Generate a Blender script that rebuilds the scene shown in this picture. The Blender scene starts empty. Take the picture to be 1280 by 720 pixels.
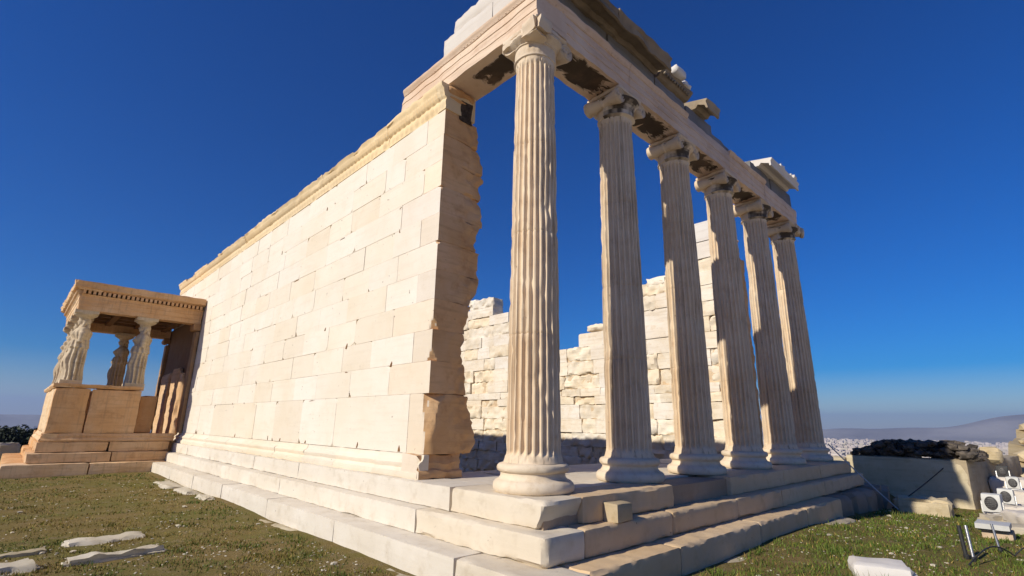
import bpy, bmesh, math, random
import numpy as np
from mathutils import Vector, Matrix, noise
R_ = math.radians
SC = bpy.context.scene
COL = SC.collection
random.seed(7); RNG = np.random.default_rng(7)

# ------------------------------------------------------------------ camera
CAM = Vector((4.485, -4.707, 0.761)); YAW, PIT, ROLL = -0.80690, 0.26442, 0.016335
F = Vector((math.sin(YAW)*math.cos(PIT), math.cos(YAW)*math.cos(PIT), math.sin(PIT)))
Rv = Vector((math.cos(YAW), -math.sin(YAW), 0)); Uv = Rv.cross(F)
c, s = math.cos(ROLL), math.sin(ROLL)
Rv, Uv = c*Rv+s*Uv, -s*Rv+c*Uv
cd = bpy.data.cameras.new('camera'); cam = bpy.data.objects.new('camera', cd); COL.objects.link(cam)
m = Matrix.Identity(4)
for i in range(3):
    m[i][0], m[i][1], m[i][2], m[i][3] = Rv[i], Uv[i], -F[i], CAM[i]
cam.matrix_world = m
cd.sensor_width = 36; cd.lens = 631.05/1280*36; cd.clip_start = .05; cd.clip_end = 60000
SC.camera = cam

# ------------------------------------------------------------------ light
SUN_EL, SUN_AZ = 31.5, 8.4            # azimuth west of south
w = bpy.data.worlds.new('World'); SC.world = w; w.use_nodes = True
nt = w.node_tree; nt.nodes.clear()
sky = nt.nodes.new('ShaderNodeTexSky'); sky.sky_type = 'NISHITA'; sky.sun_disc = False
sky.sun_elevation = R_(SUN_EL); sky.sun_rotation = R_(180+SUN_AZ)
sky.altitude = 150; sky.air_density = 1.0; sky.dust_density = 0.1; sky.ozone_density = 6.0
hsv = nt.nodes.new('ShaderNodeHueSaturation'); hsv.inputs['Saturation'].default_value = 1.75; hsv.inputs['Hue'].default_value = .518
bg = nt.nodes.new('ShaderNodeBackground'); bg.inputs[1].default_value = 0.086
wo = nt.nodes.new('ShaderNodeOutputWorld')
nt.links.new(sky.outputs[0], hsv.inputs['Color']); nt.links.new(hsv.outputs[0], bg.inputs[0]); nt.links.new(bg.outputs[0], wo.inputs[0])
sd = bpy.data.lights.new('sun', 'SUN'); sd.energy = 4.6; sd.angle = R_(.5); sd.color = (1, .925, .79)
so = bpy.data.objects.new('sun', sd); COL.objects.link(so); so.location = (-10, -40, 40)
sv = Vector((-math.sin(R_(SUN_AZ))*math.cos(R_(SUN_EL)), -math.cos(R_(SUN_AZ))*math.cos(R_(SUN_EL)), math.sin(R_(SUN_EL))))
so.rotation_euler = sv.to_track_quat('Z', 'Y').to_euler()
vs = SC.view_settings; vs.view_transform = 'Standard'; vs.look = 'None'; vs.exposure = 0.12; vs.gamma = 1; vs.use_curve_mapping = False

# ------------------------------------------------------------------ materials
def mat_base(name, rough=.8, spec=.25):
    m = bpy.data.materials.new(name); m.use_nodes = True
    b = m.node_tree.nodes['Principled BSDF']; b.inputs['Roughness'].default_value = rough
    b.inputs['Specular IOR Level'].default_value = spec
    return m, m.node_tree, b
def N(t, typ, **kw):
    n = t.nodes.new(typ)
    for k, v in kw.items(): setattr(n, k, v)
    return n
def noise_node(t, co, scale, detail=6, rough=.6, stretch=None):
    n = N(t, 'ShaderNodeTexNoise'); n.inputs['Scale'].default_value = scale
    n.inputs['Detail'].default_value = detail; n.inputs['Roughness'].default_value = rough
    if stretch:
        mp = N(t, 'ShaderNodeMapping'); mp.inputs['Scale'].default_value = stretch
        t.links.new(co, mp.inputs[0]); co = mp.outputs[0]
    t.links.new(co, n.inputs['Vector']); return n.outputs['Fac']
def ramp(t, fac, a, b, smooth=True):
    n = N(t, 'ShaderNodeMapRange'); n.inputs[1].default_value = a; n.inputs[2].default_value = b
    if smooth: n.interpolation_type = 'SMOOTHSTEP'
    t.links.new(fac, n.inputs[0]); return n.outputs[0]
def mix(t, fac, a, b, mode='MIX'):
    n = N(t, 'ShaderNodeMix', data_type='RGBA', blend_type=mode)
    for i, v in ((0, fac), (6, a), (7, b)):
        if hasattr(v, 'is_output'): t.links.new(v, n.inputs[i])
        else: n.inputs[i].default_value = v if i == 0 else (*v, 1)
    return n.outputs[2]
def math_(t, op, a, b):
    n = N(t, 'ShaderNodeMath', operation=op)
    for i, v in ((0, a), (1, b)):
        if hasattr(v, 'is_output'): t.links.new(v, n.inputs[i])
        else: n.inputs[i].default_value = v
    return n.outputs[0]
def marble(name, ca, cb, ochre=(.42, .27, .12), och=.35, speck=.5, streak=0., bump=.35, layer=.28, fine=1.0):
    m, t, b = mat_base(name, .78, .2)
    co = N(t, 'ShaderNodeTexCoord').outputs['Object']
    big = noise_node(t, co, .9, 8, .62); mid = noise_node(t, co, 4.2, 8, .65); fn = noise_node(t, co, 38*fine, 4, .7)
    col = mix(t, ramp(t, big, .35, .66), ca, cb)
    col = mix(t, math_(t, 'MULTIPLY', ramp(t, mid, .5, .72), och), col, ochre)
    at = N(t, 'ShaderNodeAttribute', attribute_name='tint').outputs['Color']
    col = mix(t, 1.0, col, at, 'MULTIPLY')
    lay = noise_node(t, co, 3.0, 6, .6, (.35, .35, 4.5))
    col = mix(t, math_(t, 'MULTIPLY', ramp(t, lay, .48, .7), layer), col, tuple(x*.72 for x in ochre))
    if streak:
        st = noise_node(t, co, 5.0, 5, .6, (3.0, 3.0, .10))
        col = mix(t, math_(t, 'MULTIPLY', ramp(t, st, .5, .74), streak), col, (.15, .11, .08))
    col = mix(t, math_(t, 'MULTIPLY', ramp(t, fn, .62, .78), .3*speck), col, (.16, .11, .07))
    pit = noise_node(t, co, 13*fine, 3, .55)
    col = mix(t, math_(t, 'MULTIPLY', ramp(t, pit, .70, .77), speck), col, (.10, .065, .04))
    t.links.new(col, b.inputs['Base Color'])
    h = math_(t, 'ADD', math_(t, 'MULTIPLY', mid, .5), math_(t, 'MULTIPLY', fn, .18))
    h = math_(t, 'SUBTRACT', h, math_(t, 'MULTIPLY', ramp(t, pit, .68, .78), .25))
    h = math_(t, 'ADD', h, math_(t, 'MULTIPLY', lay, 1.2*layer))
    bp = N(t, 'ShaderNodeBump'); bp.inputs['Strength'].default_value = bump; bp.inputs['Distance'].default_value = .03
    t.links.new(h, bp.inputs['Height']); t.links.new(bp.outputs[0], b.inputs['Normal'])
    return m
def plain(name, col, rough=.7, metal=0, var=.25, scale=9, bump=.2, spec=.3):
    m, t, b = mat_base(name, rough, spec); b.inputs['Metallic'].default_value = metal
    co = N(t, 'ShaderNodeTexCoord').outputs['Object']
    n1 = noise_node(t, co, scale, 6, .65)
    cc = mix(t, ramp(t, n1, .3, .7), tuple(x*(1-var) for x in col), tuple(min(1, x*(1+var)) for x in col))
    at = N(t, 'ShaderNodeAttribute', attribute_name='tint').outputs['Color']
    t.links.new(mix(t, 1.0, cc, at, 'MULTIPLY'), b.inputs['Base Color'])
    bp = N(t, 'ShaderNodeBump'); bp.inputs['Strength'].default_value = bump; bp.inputs['Distance'].default_value = .02
    t.links.new(n1, bp.inputs['Height']); t.links.new(bp.outputs[0], b.inputs['Normal'])
    return m
M = {}
M['wall'] = marble('weathered_wall_marble', (.74, .66, .535), (.77, .70, .59), (.62, .50, .34), .2, .8, bump=.36, layer=.10)
M['step'] = marble('step_marble', (.66, .59, .48), (.72, .66, .56), (.46, .38, .27), .4, .6, bump=.35, layer=.08)
M['stepe'] = marble('worn_step_marble', (.50, .42, .33), (.58, .51, .42), (.40, .29, .18), .35, .4, bump=.4)
M['column'] = marble('column_marble', (.67, .53, .37), (.77, .66, .51), (.42, .28, .16), .35, .45, streak=.7, bump=.25, layer=.03)
M['colbase'] = marble('column_base_marble', (.66, .54, .39), (.75, .65, .51), (.44, .30, .16), .45, .6, bump=.35, layer=.05)
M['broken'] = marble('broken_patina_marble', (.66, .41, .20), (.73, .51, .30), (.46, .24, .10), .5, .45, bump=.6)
M['rough'] = marble('rough_ruin_marble', (.74, .65, .52), (.82, .77, .69), (.56, .40, .22), .4, .5, bump=.6)
M['arch'] = marble('architrave_marble', (.64, .48, .35), (.72, .58, .45), (.45, .28, .17), .3, .4, bump=.25)
M['frieze'] = marble('grey_frieze_stone', (.17, .165, .165), (.24, .23, .225), (.16, .145, .13), .3, .6, bump=.3)
M['cornice'] = marble('dark_cornice_marble', (.21, .17, .125), (.34, .28, .205), (.15, .11, .07), .5, .7, bump=.5)
M['new'] = marble('pale_new_marble', (.66, .61, .55), (.72, .68, .62), (.66, .56, .44), .15, .2, bump=.15)
M['porch'] = marble('orange_patina_marble', (.64, .37, .17), (.70, .46, .26), (.42, .23, .10), .5, .6, streak=.3, bump=.45)  # orange patina; paler south tints below paint in the sunlight
M['statue'] = marble('statue_stone', (.56, .44, .29), (.62, .51, .36), (.34, .24, .13), .5, .4, streak=.3, bump=.4, fine=.8)
M['soot'] = plain('soot_crust', (.06, .045, .034), .95, 0, .6, 14, .6)
M['fieldstone'] = marble('field_stone', (.50, .44, .33), (.60, .54, .43), (.36, .29, .17), .5, .4, bump=.5)
M['darkstone'] = plain('dark_rubble_stone', (.11, .09, .07), .95, 0, .6, 6, .8)
M['lampwhite'] = plain('white_lamp_paint', (.55, .54, .50), .5, 0, .06, 5, .05)
M['lens'] = plain('dark_lens_mesh', (.05, .045, .045), .35, 0, .5, 60, .3)
M['steel'] = plain('galvanised_steel', (.42, .41, .40), .38, .85, .15, 30, .1)
M['black'] = plain('black_rubber', (.03, .03, .03), .6, 0, .2, 10, .1)
M['rope'] = plain('grey_rope', (.50, .48, .45), .8, 0, .2, 60, .3)
M['darkrope'] = plain('dark_rope', (.06, .05, .045), .8, 0, .2, 60, .3)
M['bark'] = plain('bark', (.08, .06, .045), .95, 0, .4, 6, .8)
M['leaf'] = plain('dark_leaf', (.020, .028, .014), .7, 0, .4, 1.5, 0)
M['city'] = plain('city_render', (.62, .55, .48), .9, 0, .12, .004, 0)
M['hill'] = plain('hill_scrub', (.24, .225, .20), .95, 0, .35, .0012, 0)
M['pebble'] = plain('pebble', (.58, .53, .44), .9, 0, .2, 30, .2)

# grass and ground
def ground_mat():
    m, t, b = mat_base('meadow_soil', .95, .1)
    co = N(t, 'ShaderNodeTexCoord').outputs['Object']
    a = noise_node(t, co, .55, 8, .6); c2 = noise_node(t, co, 5, 8, .7); d = noise_node(t, co, 55, 4, .7); e = noise_node(t, co, 16, 5, .6)
    col = mix(t, ramp(t, a, .4, .6), (.23, .165, .06), (.17, .15, .04))
    col = mix(t, ramp(t, c2, .5, .68), col, (.25, .19, .10))
    col = mix(t, math_(t, 'MULTIPLY', ramp(t, e, .60, .72), .5), col, (.42, .36, .26))
    col = mix(t, ramp(t, d, .45, .75), col, (.09, .07, .03))
    # far plain
    sx = N(t, 'ShaderNodeSeparateXYZ'); t.links.new(co, sx.inputs[0])
    # pale limestone gravel east and south, out of view, added to bounce warm fill
    pale = mix(t, ramp(t, c2, .4, .62), (.52, .44, .33), (.62, .55, .44)); pale = mix(t, ramp(t, e, .55, .7), pale, (.40, .32, .22))
    ex = math_(t, 'ADD', sx.outputs[0], math_(t, 'MULTIPLY', a, 1.2)); sy_ = math_(t, 'SUBTRACT', math_(t, 'MULTIPLY', a, 1.5), sx.outputs[1])
    pm_ = math_(t, 'MAXIMUM', ramp(t, ex, 5.0, 5.7), ramp(t, sy_, 7.2, 8.4))
    col = mix(t, pm_, col, pale)
    far = ramp(t, sx.outputs[2], -6, -40)
    f2 = noise_node(t, co, .004, 10, .75); f3 = noise_node(t, co, .03, 4, .8)
    pc = mix(t, ramp(t, f2, .35, .6), (.44, .38, .32), (.30, .27, .21))
    pc = mix(t, ramp(t, f3, .5, .6), pc, (.42, .38, .33))
    t.links.new(mix(t, far, col, pc), b.inputs['Base Color'])
    bp = N(t, 'ShaderNodeBump'); bp.inputs['Strength'].default_value = .8; bp.inputs['Distance'].default_value = .05
    t.links.new(math_(t, 'ADD', c2, math_(t, 'MULTIPLY', d, .5)), bp.inputs['Height']); t.links.new(bp.outputs[0], b.inputs['Normal'])
    return m
M['ground'] = ground_mat()
def grass_mat():
    m, t, b = mat_base('grass_blades', .65, .2)
    at = N(t, 'ShaderNodeAttribute', attribute_name='tint').outputs['Color']
    t.links.new(at, b.inputs['Base Color'])
    return m
M['grass'] = grass_mat()

# ------------------------------------------------------------------ mesh helpers
def nz(p, f=1., seed=0.):
    return noise.noise(Vector((p[0]*f+seed*3.17, p[1]*f-seed*1.71, p[2]*f+seed*.93)))
def nz3(p, f=1., seed=0.):
    return noise.turbulence_vector(Vector((p[0]*f+seed*3.17, p[1]*f-seed*1.71, p[2]*f+seed*.93)), 3, False) 
def world_of(o):
    v = Vector((0, 0, 0))
    while o: v += o.location; o = o.parent
    return v
class MB:
    def __init__(self): self.v = []; self.f = []; self.t = []
    def add(self, vs, fs, tint=(1, 1, 1)):
        k = len(self.v); self.v += [tuple(v) for v in vs]; self.f += [tuple(i+k for i in f) for f in fs]
        if isinstance(tint, list): self.t += tint
        else: self.t += [tint]*len(fs)
    def box(self, x0, x1, y0, y1, z0, z1, tint=(1, 1, 1)):
        vs = [(x, y, z) for x in (x0, x1) for y in (y0, y1) for z in (z0, z1)]
        self.add(vs, [(0, 1, 3, 2), (4, 6, 7, 5), (0, 4, 5, 1), (2, 3, 7, 6), (0, 2, 6, 4), (1, 5, 7, 3)], tint)
    def chip(self, x0, x1, y0, y1, z0, z1, tint=(1, 1, 1), bev=.006, prob=.12, big=.06):
        b = bmesh.new(); L = (x1-x0, y1-y0, z1-z0)
        for ix in (0, 1):
            for iy in (0, 1):
                for iz in (0, 1):
                    p = Vector(((x0, x1)[ix], (y0, y1)[iy], (z0, z1)[iz])); sg = (1-2*ix, 1-2*iy, 1-2*iz)
                    r = bev*random.uniform(.6, 1.6)
                    k = random.random() < prob
                    for a in range(3):
                        q = p.copy()
                        for bb in range(3):
                            rr = (random.uniform(.3, 1)*big if k else r)
                            if bb != a: q[bb] += 0
                        rr = (random.uniform(.35, 1)*big*(1.8 if a != 1 else .8) if k else r)
                        q[a] += sg[a]*min(rr, L[a]*.4)
                        b.verts.new(q)
        bmesh.ops.convex_hull(b, input=b.verts)
        b.verts.index_update()
        self.add([v.co[:] for v in b.verts], [tuple(v.index for v in f.verts) for f in b.faces], tint); b.free()
    def rbox(self, x0, x1, y0, y1, z0, z1, res=.12, amp=.02, er=.02, seed=None, wgt=None, freq=3., tint=(1, 1, 1), cuts=(), warp=None):
        """a worn block: subdivided box, rough faces, eroded edges; wgt(p) scales the wear"""
        if seed is None: seed = random.uniform(0, 90)
        lo = (x0, y0, z0); hi = (x1, y1, z1)
        n = [max(1, int(round((hi[i]-lo[i])/res))) for i in range(3)]
        idx = {}; vs = []; fs = []
        def vert(i, j, k):
            key = (i, j, k)
            if key in idx: return idx[key]
            p = Vector((lo[0]+(hi[0]-lo[0])*i/n[0], lo[1]+(hi[1]-lo[1])*j/n[1], lo[2]+(hi[2]-lo[2])*k/n[2]))
            if warp: p = warp(p)
            wt = wgt(p) if wgt else 1.
            d = Vector((0, 0, 0)); ed = 0
            for a, (q, nn) in enumerate(((i, n[0]), (j, n[1]), (k, n[2]))):
                sgn = -1 if q == 0 else (1 if q == nn else 0)
                if sgn: d[a] = sgn; ed += 1
            nv = nz3(p, freq, seed); s1 = nz(p, freq*.8, seed+5)
            if ed == 1: p2 = p + d*(nv.x*amp*wt)
            else:
                e = er*(.35+1.3*abs(nz(p, 5., seed+9))+max(0, nz(p, 1.6, seed+2))*2.2)*wt
                p2 = p - d*e + Vector((0, 0, 0))
                p2 += d*(nv.y*amp*.5*wt)
            for (cp, cn) in cuts:
                dd = (p2-cp).dot(cn)
                if dd > 0: p2 = p2 - cn*(dd*(.97+.03*nz(p2, 9, seed))) + cn*(.012*nz(p2, 11, seed+1))
            vs.append(p2); idx[key] = len(vs)-1; return idx[key]
        A, B, C3 = n
        for i in range(A):
            for j in range(B):
                for k in (0, C3): fs.append((vert(i, j, k), vert(i+1, j, k), vert(i+1, j+1, k), vert(i, j+1, k)))
        for i in range(A):
            for k in range(C3):
                for j in (0, B): fs.append((vert(i, j, k), vert(i+1, j, k), vert(i+1, j, k+1), vert(i, j, k+1)))
        for j in range(B):
            for k in range(C3):
                for i in (0, A): fs.append((vert(i, j, k), vert(i, j+1, k), vert(i, j+1, k+1), vert(i, j, k+1)))
        self.add(vs, fs, tint)
    def sweep(self, prof, mp, t0, t1, step=.15, amp=.006, seed=0, wear=None, tint=(1, 1, 1), freq=4.):
        """closed profile [(o,z)] swept along t; mp(o,z,t)->xyz; noise wear"""
        n = max(1, int(math.ceil((t1-t0)/step))); vs = []; fs = []; k = len(prof)
        for i in range(n+1):
            t = t0+(t1-t0)*i/n
            for j, (o, z) in enumerate(prof):
                p = Vector(mp(o, z, t)); a = amp*(wear(o, z, t) if wear else 1)
                q = (p.x*freq, p.y*freq, p.z*freq)
                o2 = o + a*nz(p, freq, seed+1)-a*.6*abs(nz(p, freq*2.2, seed+4)); z2 = z + a*.8*nz(p, freq, seed+7)
                vs.append(mp(o2, z2, t + a*.8*nz(p, freq*1.5, seed+3) if 0 < i < n else t + (a*1.5*nz(p, freq*2, seed+3))))
        for i in range(n):
            for j in range(k):
                fs.append((i*k+j, i*k+(j+1) % k, (i+1)*k+(j+1) % k, (i+1)*k+j))
        fs.append(tuple(range(k))[::-1]); fs.append(tuple(n*k+j for j in range(k)))
        self.add(vs, fs, tint)
    def lathe(self, prof, n=48, origin=(0, 0, 0), axis='z', fn=None, tint=(1, 1, 1), cap=True):
        vs = []; fs = []; k = len(prof)
        for (r, z) in prof:
            for i in range(n):
                a = 2*math.pi*i/n; rr = fn(r, z, a) if fn else r
                q = (rr*math.cos(a), rr*math.sin(a), z)
                if axis == 'x': q = (q[2], q[0], q[1])
                if axis == 'y': q = (q[0], q[2], q[1])
                vs.append((q[0]+origin[0], q[1]+origin[1], q[2]+origin[2]))
        for j in range(k-1):
            for i in range(n):
                fs.append((j*n+i, j*n+(i+1) % n, (j+1)*n+(i+1) % n, (j+1)*n+i))
        if cap: fs.append(tuple(range(n))[::-1]); fs.append(tuple((k-1)*n+i for i in range(n)))
        self.add(vs, fs, tint)
    def tube(self, pts, r, n=8, tint=(1, 1, 1)):
        pts = [Vector(p) for p in pts]; vs = []; fs = []
        for i, p in enumerate(pts):
            d = (pts[min(i+1, len(pts)-1)]-pts[max(i-1, 0)]).normalized()
            u = d.orthogonal().normalized() if abs(d.z) > .9 else d.cross(Vector((0, 0, 1))).normalized(); v = d.cross(u)
            rr = r[i] if isinstance(r, (list, tuple)) else r
            for k in range(n):
                a = 2*math.pi*k/n; vs.append(p+u*rr*math.cos(a)+v*rr*math.sin(a))
        for i in range(len(pts)-1):
            for k in range(n): fs.append((i*n+k, i*n+(k+1) % n, (i+1)*n+(k+1) % n, (i+1)*n+k))
        fs.append(tuple(range(n))[::-1]); fs.append(tuple((len(pts)-1)*n+k for k in range(n)))
        self.add(vs, fs, tint)
    def rock(self, c, s, seed=None, sub=2, amp=.35, tint=(1, 1, 1), flat=1.):
        if seed is None: seed = random.uniform(0, 99)
        b = bmesh.new(); bmesh.ops.create_icosphere(b, subdivisions=sub, radius=1)
        ang = random.uniform(0, 6.28); ca, sa = math.cos(ang), math.sin(ang); vs = []
        for v in b.verts:
            p = v.co; mx = max(abs(p.x), abs(p.y), abs(p.z)); p = p.lerp(p/mx, .55)*.85
            p = p*(1+amp*nz(p, 1.3, seed)+amp*.4*nz(p, 3.5, seed))
            x, y, z = p.x*s[0], p.y*s[1], p.z*s[2]*flat
            vs.append((c[0]+x*ca-y*sa, c[1]+x*sa+y*ca, c[2]+z))
        b.verts.index_update(); self.add(vs, [tuple(v.index for v in f.verts) for f in b.faces], tint); b.free()
    def build(self, name, mat, parent=None, smooth=38, loc=None):
        off = world_of(parent) if parent else Vector(loc) if loc else Vector((0, 0, 0))
        me = bpy.data.meshes.new(name)
        me.from_pydata([(v[0]-off.x, v[1]-off.y, v[2]-off.z) for v in self.v], [], self.f)
        b = bmesh.new(); b.from_mesh(me); bmesh.ops.recalc_face_normals(b, faces=b.faces); b.to_mesh(me); b.free()
        ca = me.color_attributes.new('tint', 'FLOAT_COLOR', 'CORNER')
        cnt = np.empty(len(me.polygons), dtype=np.int32); me.polygons.foreach_get('loop_total', cnt)
        tt = np.ones((len(self.t), 4)); tt[:, :3] = np.array(self.t)
        ca.data.foreach_set('color', np.repeat(tt, cnt, axis=0).ravel())
        if smooth:
            me.polygons.foreach_set('use_smooth', np.ones(len(me.polygons), dtype=bool)); me.set_sharp_from_angle(angle=R_(smooth))
        me.materials.append(M[mat] if isinstance(mat, str) else mat)
        o = bpy.data.objects.new(name, me); COL.objects.link(o)
        if parent: o.parent = parent
        elif loc: o.location = loc
        return o
def empty(name, loc, parent=None):
    o = bpy.data.objects.new(name, None); o.empty_display_size = .3; COL.objects.link(o)
    if parent: o.parent = parent; o.location = Vector(loc)-world_of(parent)
    else: o.location = loc
    return o
def tag(o, label=None, cat=None, group=None, kind=None):
    if label: o['label'] = label
    if cat: o['category'] = cat
    if group: o['group'] = group
    if kind: o['kind'] = kind
    return o
def jt(a, d=.10, warm=.04):
    g = 1+random.uniform(-d, d*.6); wv = random.uniform(-warm, warm)
    return tuple(max(.05, x) for x in (a[0]*g*(1+wv*.5), a[1]*g, a[2]*g*(1-wv)))

# ------------------------------------------------------------------ ground, plain, hills
GZ = -.86
def ground_h(x, y):
    h = GZ + .05*nz((x, y, 0), .35, 3) + .018*nz((x, y, 0), 1.7, 8)
    if 1.0 < x < 16 and y > 6: h -= .28*min(1, (y-6)/6)
    if -20.4 < x < -2.6 and .4 < y < 10.0: h = -3.0
    d = 0
    if x < -32: d = max(d, (-32-x)*.10)
    if x < -90: d = max(d, 6+(-90-x)*.5)
    if y > 17: d = max(d, (y-17)*1.1)
    if y < -60: d = max(d, (-60-y)*.5)
    if x > 70: d = max(d, (x-70)*.5)
    h -= min(d, 84)
    r = math.hypot(x, y)
    if r > 300: h += 5*nz((x, y, 0), .0012, 2)
    return h
def axis(a, b, fine, far):
    v = list(np.arange(a, b+1e-6, fine)); s_ = fine
    x = a; L = []
    while x > -far: s_ *= 1.22; x -= s_; L.append(x)
    s_ = fine; x = b; Hh = []
    while x < far: s_ *= 1.22; x += s_; Hh.append(x)
    return L[::-1]+v+Hh
gx = axis(-26, 9, .4, 16000); gy = axis(-9, 18, .4, 16000)
g = MB(); nx, ny = len(gx), len(gy)
g.add([(x, y, ground_h(x, y)) for x in gx for y in gy], [(i*ny+j, (i+1)*ny+j, (i+1)*ny+j+1, i*ny+j+1) for i in range(nx-1) for j in range(ny-1)])
tag(g.build('ground', 'ground', smooth=180), kind='structure')

def ridge(az0, az1, dist, hfun, n=90):
    h = MB(); vs = []; fs = []; prof = [(-.17, 0), (-.10, .35), (-.05, .75), (0, 1), (.06, .7), (.16, 0)]
    for i in range(n+1):
        az = R_(az0+(az1-az0)*i/n); hh = hfun(i/n)
        for j, (dr, k) in enumerate(prof):
            r = dist*(1+dr); x, y = r*math.sin(az), r*math.cos(az)
            z = -100 + (hh+95)*k + 40*nz((x, y, 0), .0015, 4)*(k*(1-k)*3+.12)
            vs.append((x, y, z))
    for i in range(n):
        for j in range(len(prof)-1): fs.append((i*6+j, i*6+j+1, i*6+7+j, i*6+6+j))
    h.add(vs, fs); return h
def hR(t):
    d = t*100
    return .40*(230*math.exp(-((t-.60)/.10)**2)+400*math.exp(-((t-.80)/.15)**2)+330*math.exp(-((t-1.0)/.12)**2)+120*t+22*math.sin(t*21)+14*math.sin(t*47))
tag(ridge(-26, 14, 6000, hR).build('hills', 'hill', smooth=180), kind='structure')
tag(ridge(-112, -82, 6000, lambda t: 85*math.exp(-((t-.42)/.28)**2)+14*math.sin(t*17)).build('hills', 'hill', smooth=180), kind='structure')

# distant city: one mass of small pale blocks
cy = MB(); cr = random.Random(3)
for i in range(8200):
    if i < 6400: az = R_(cr.uniform(-24, 12))
    else: az = R_(cr.uniform(-108, -80))
    r = 900*math.exp(cr.random()**1.0*1.75); x, y = r*math.sin(az), r*math.cos(az)
    gz = ground_h(x, y); sx_, sy_ = cr.uniform(9, 26), cr.uniform(9, 26); hh = cr.uniform(9, 24)
    v = cr.uniform(.75, 1.05); tn = (v, v*cr.uniform(.95, 1), v*cr.uniform(.88, 1.0))
    if cr.random() < .12: tn = (.5, .5, .4)
    cy.box(x-sx_/2, x+sx_/2, y-sy_/2, y+sy_/2, gz-4, gz+hh, tn)
tag(cy.build('distant_city', 'city', smooth=0), 'pale mass of low city buildings spread over the hazy plain below', 'city', kind='stuff')

# air
hz = bpy.data.meshes.new('haze'); HB = 16800
b = bmesh.new(); bmesh.ops.create_cube(b, size=1)
for v in b.verts: v.co = Vector((v.co.x*2*HB, v.co.y*2*HB, -130 if v.co.z < 0 else 420))
b.to_mesh(hz); b.free()
hm = bpy.data.materials.new('haze_air'); hm.use_nodes = True; ht = hm.node_tree; ht.nodes.clear()
pv = ht.nodes.new('ShaderNodeVolumePrincipled'); pv.inputs['Color'].default_value = (.50, .64, 1.0, 1); pv.inputs['Density'].default_value = 1.15e-4
pv.inputs['Anisotropy'].default_value = .1
ho = ht.nodes.new('ShaderNodeOutputMaterial'); ht.links.new(pv.outputs[0], ho.inputs['Volume'])
hz.materials.append(hm); hzo = bpy.data.objects.new('haze', hz); COL.objects.link(hzo); tag(hzo, kind='stuff')

# ------------------------------------------------------------------ the temple
T = empty('ruined_temple', (0, 0, 0))
tag(T, 'ruined marble temple with long blank ashlar wall and six tall fluted Ionic columns', 'temple')
S = 2.073; NC = 6
HCOL = 6.45
AX, WX, WF = -1.77, -20.9, -.36        # wall end, far end, south face
SX, SY, MX, MY, LX, LY = .71, -.58, .90, -.78, 1.24, -1.14
H1, H2, H3 = -.285, -.57, -.87
YN = S*5
eS = lambda o, z, t: (t, -o, z)        # swept along x, outward = south
eE = lambda o, z, t: (o, t, z)         # swept along y, outward = east

# stepped base -------------------------------------------------------
def run(a, b, lo, hi):
    out = []; x = a
    while x < b-.01:
        L = random.uniform(lo, hi)
        if b-(x+L) < lo*.6: L = b-x
        out.append((x, min(b, x+L))); x += L
    return out
def make_step(fx, fy, z1, z0, xw, yn, back=.62, wearE=1., gapsE=(), sink=0.):
    mb = MB()
    # corner block first
    cx0 = fx-random.uniform(1.2, 2.4)
    def wg(p): return 1.0
    cc = [(Vector((fx-.05, 0, z1-.13)), Vector((.88, 0, -.47))), (Vector((fx-.05, fy+.02, z1-.02)), Vector((.55, -.55, .6)).normalized())] if z1 > -.1 else [(Vector((fx-.03, fy+.03, z1-.0)), Vector((.6, -.5, .6)).normalized())]
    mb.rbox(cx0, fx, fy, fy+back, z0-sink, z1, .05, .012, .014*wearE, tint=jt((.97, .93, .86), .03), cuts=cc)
    for (a, b2) in run(xw, cx0-.006, 2.4, 4.6):
        mb.rbox(a+.0006, b2-.0006, fy+random.uniform(-.001,.001), fy+back, z0-sink, z1+random.uniform(-.002, .001), .09, .006, .008, tint=jt((1, 1, 1), .015, .01))
    for (a, b2) in run(fy+back+.006, yn, 1.5, 2.6):
        if any(a < gq < b2 for gq in gapsE): 
            mb.rbox(fx-back, fx-.34, a, b2, z0, z1-.05, .1, .05, .06, tint=(.6, .5, .42)); continue
        mb.rbox(fx-back, fx+random.uniform(-.008, .006), a+.0015, b2-.0015, z0-sink, z1+random.uniform(-.004, .002), .042, .009, .011*wearE, freq=6., tint=jt((.92, .74, .54), .06, .04))  # east run tinted warm brown to colour its shaded risers
    return mb
make_step(SX, SY, 0, H1, WX, 11.0, gapsE=(3.7,)).build('top_step', 'step', T)
make_step(MX, MY, H1, H2, -16.2, 11.2, wearE=1.2).build('middle_step', 'step', T)
make_step(LX, LY, H2, H3, -16.2, 7.7, wearE=1.3, sink=.15).build('bottom_step', 'step', T)
core = MB()                                                    # rough core below the treads
core.box(WX+.1, SX-.08, SY+.07, .45, -3.1, -.035, (.7, .6, .5)); core.box(-2.6, SX-.08, .45, 11.0, -3.1, -.035, (.7, .6, .5))
core.box(-16.1, MX-.08, MY+.07, -.2, -1.2, H1-.035, (.7, .6, .5)); core.box(SX-.7, MX-.08, -.2, 11.1, -1.2, H1-.035, (.7, .6, .5))
core.box(-16.1, LX-.08, LY+.07, -.2, -1.2, H2-.035, (.7, .6, .5)); core.box(SX-.7, LX-.3, -.2, 11.1, -1.5, H2-.035, (.6, .5, .42))
for (a, b2) in run(7.75, 12.0, .7, 1.2):
    core.rbox(.4, LX+random.uniform(-.1, .06), a, b2, -1.45, H2-.02, .12, .05, .06, tint=jt((.55, .48, .42), .1))
core.build('foundation', 'stepe', T)
pav = MB()
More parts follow.
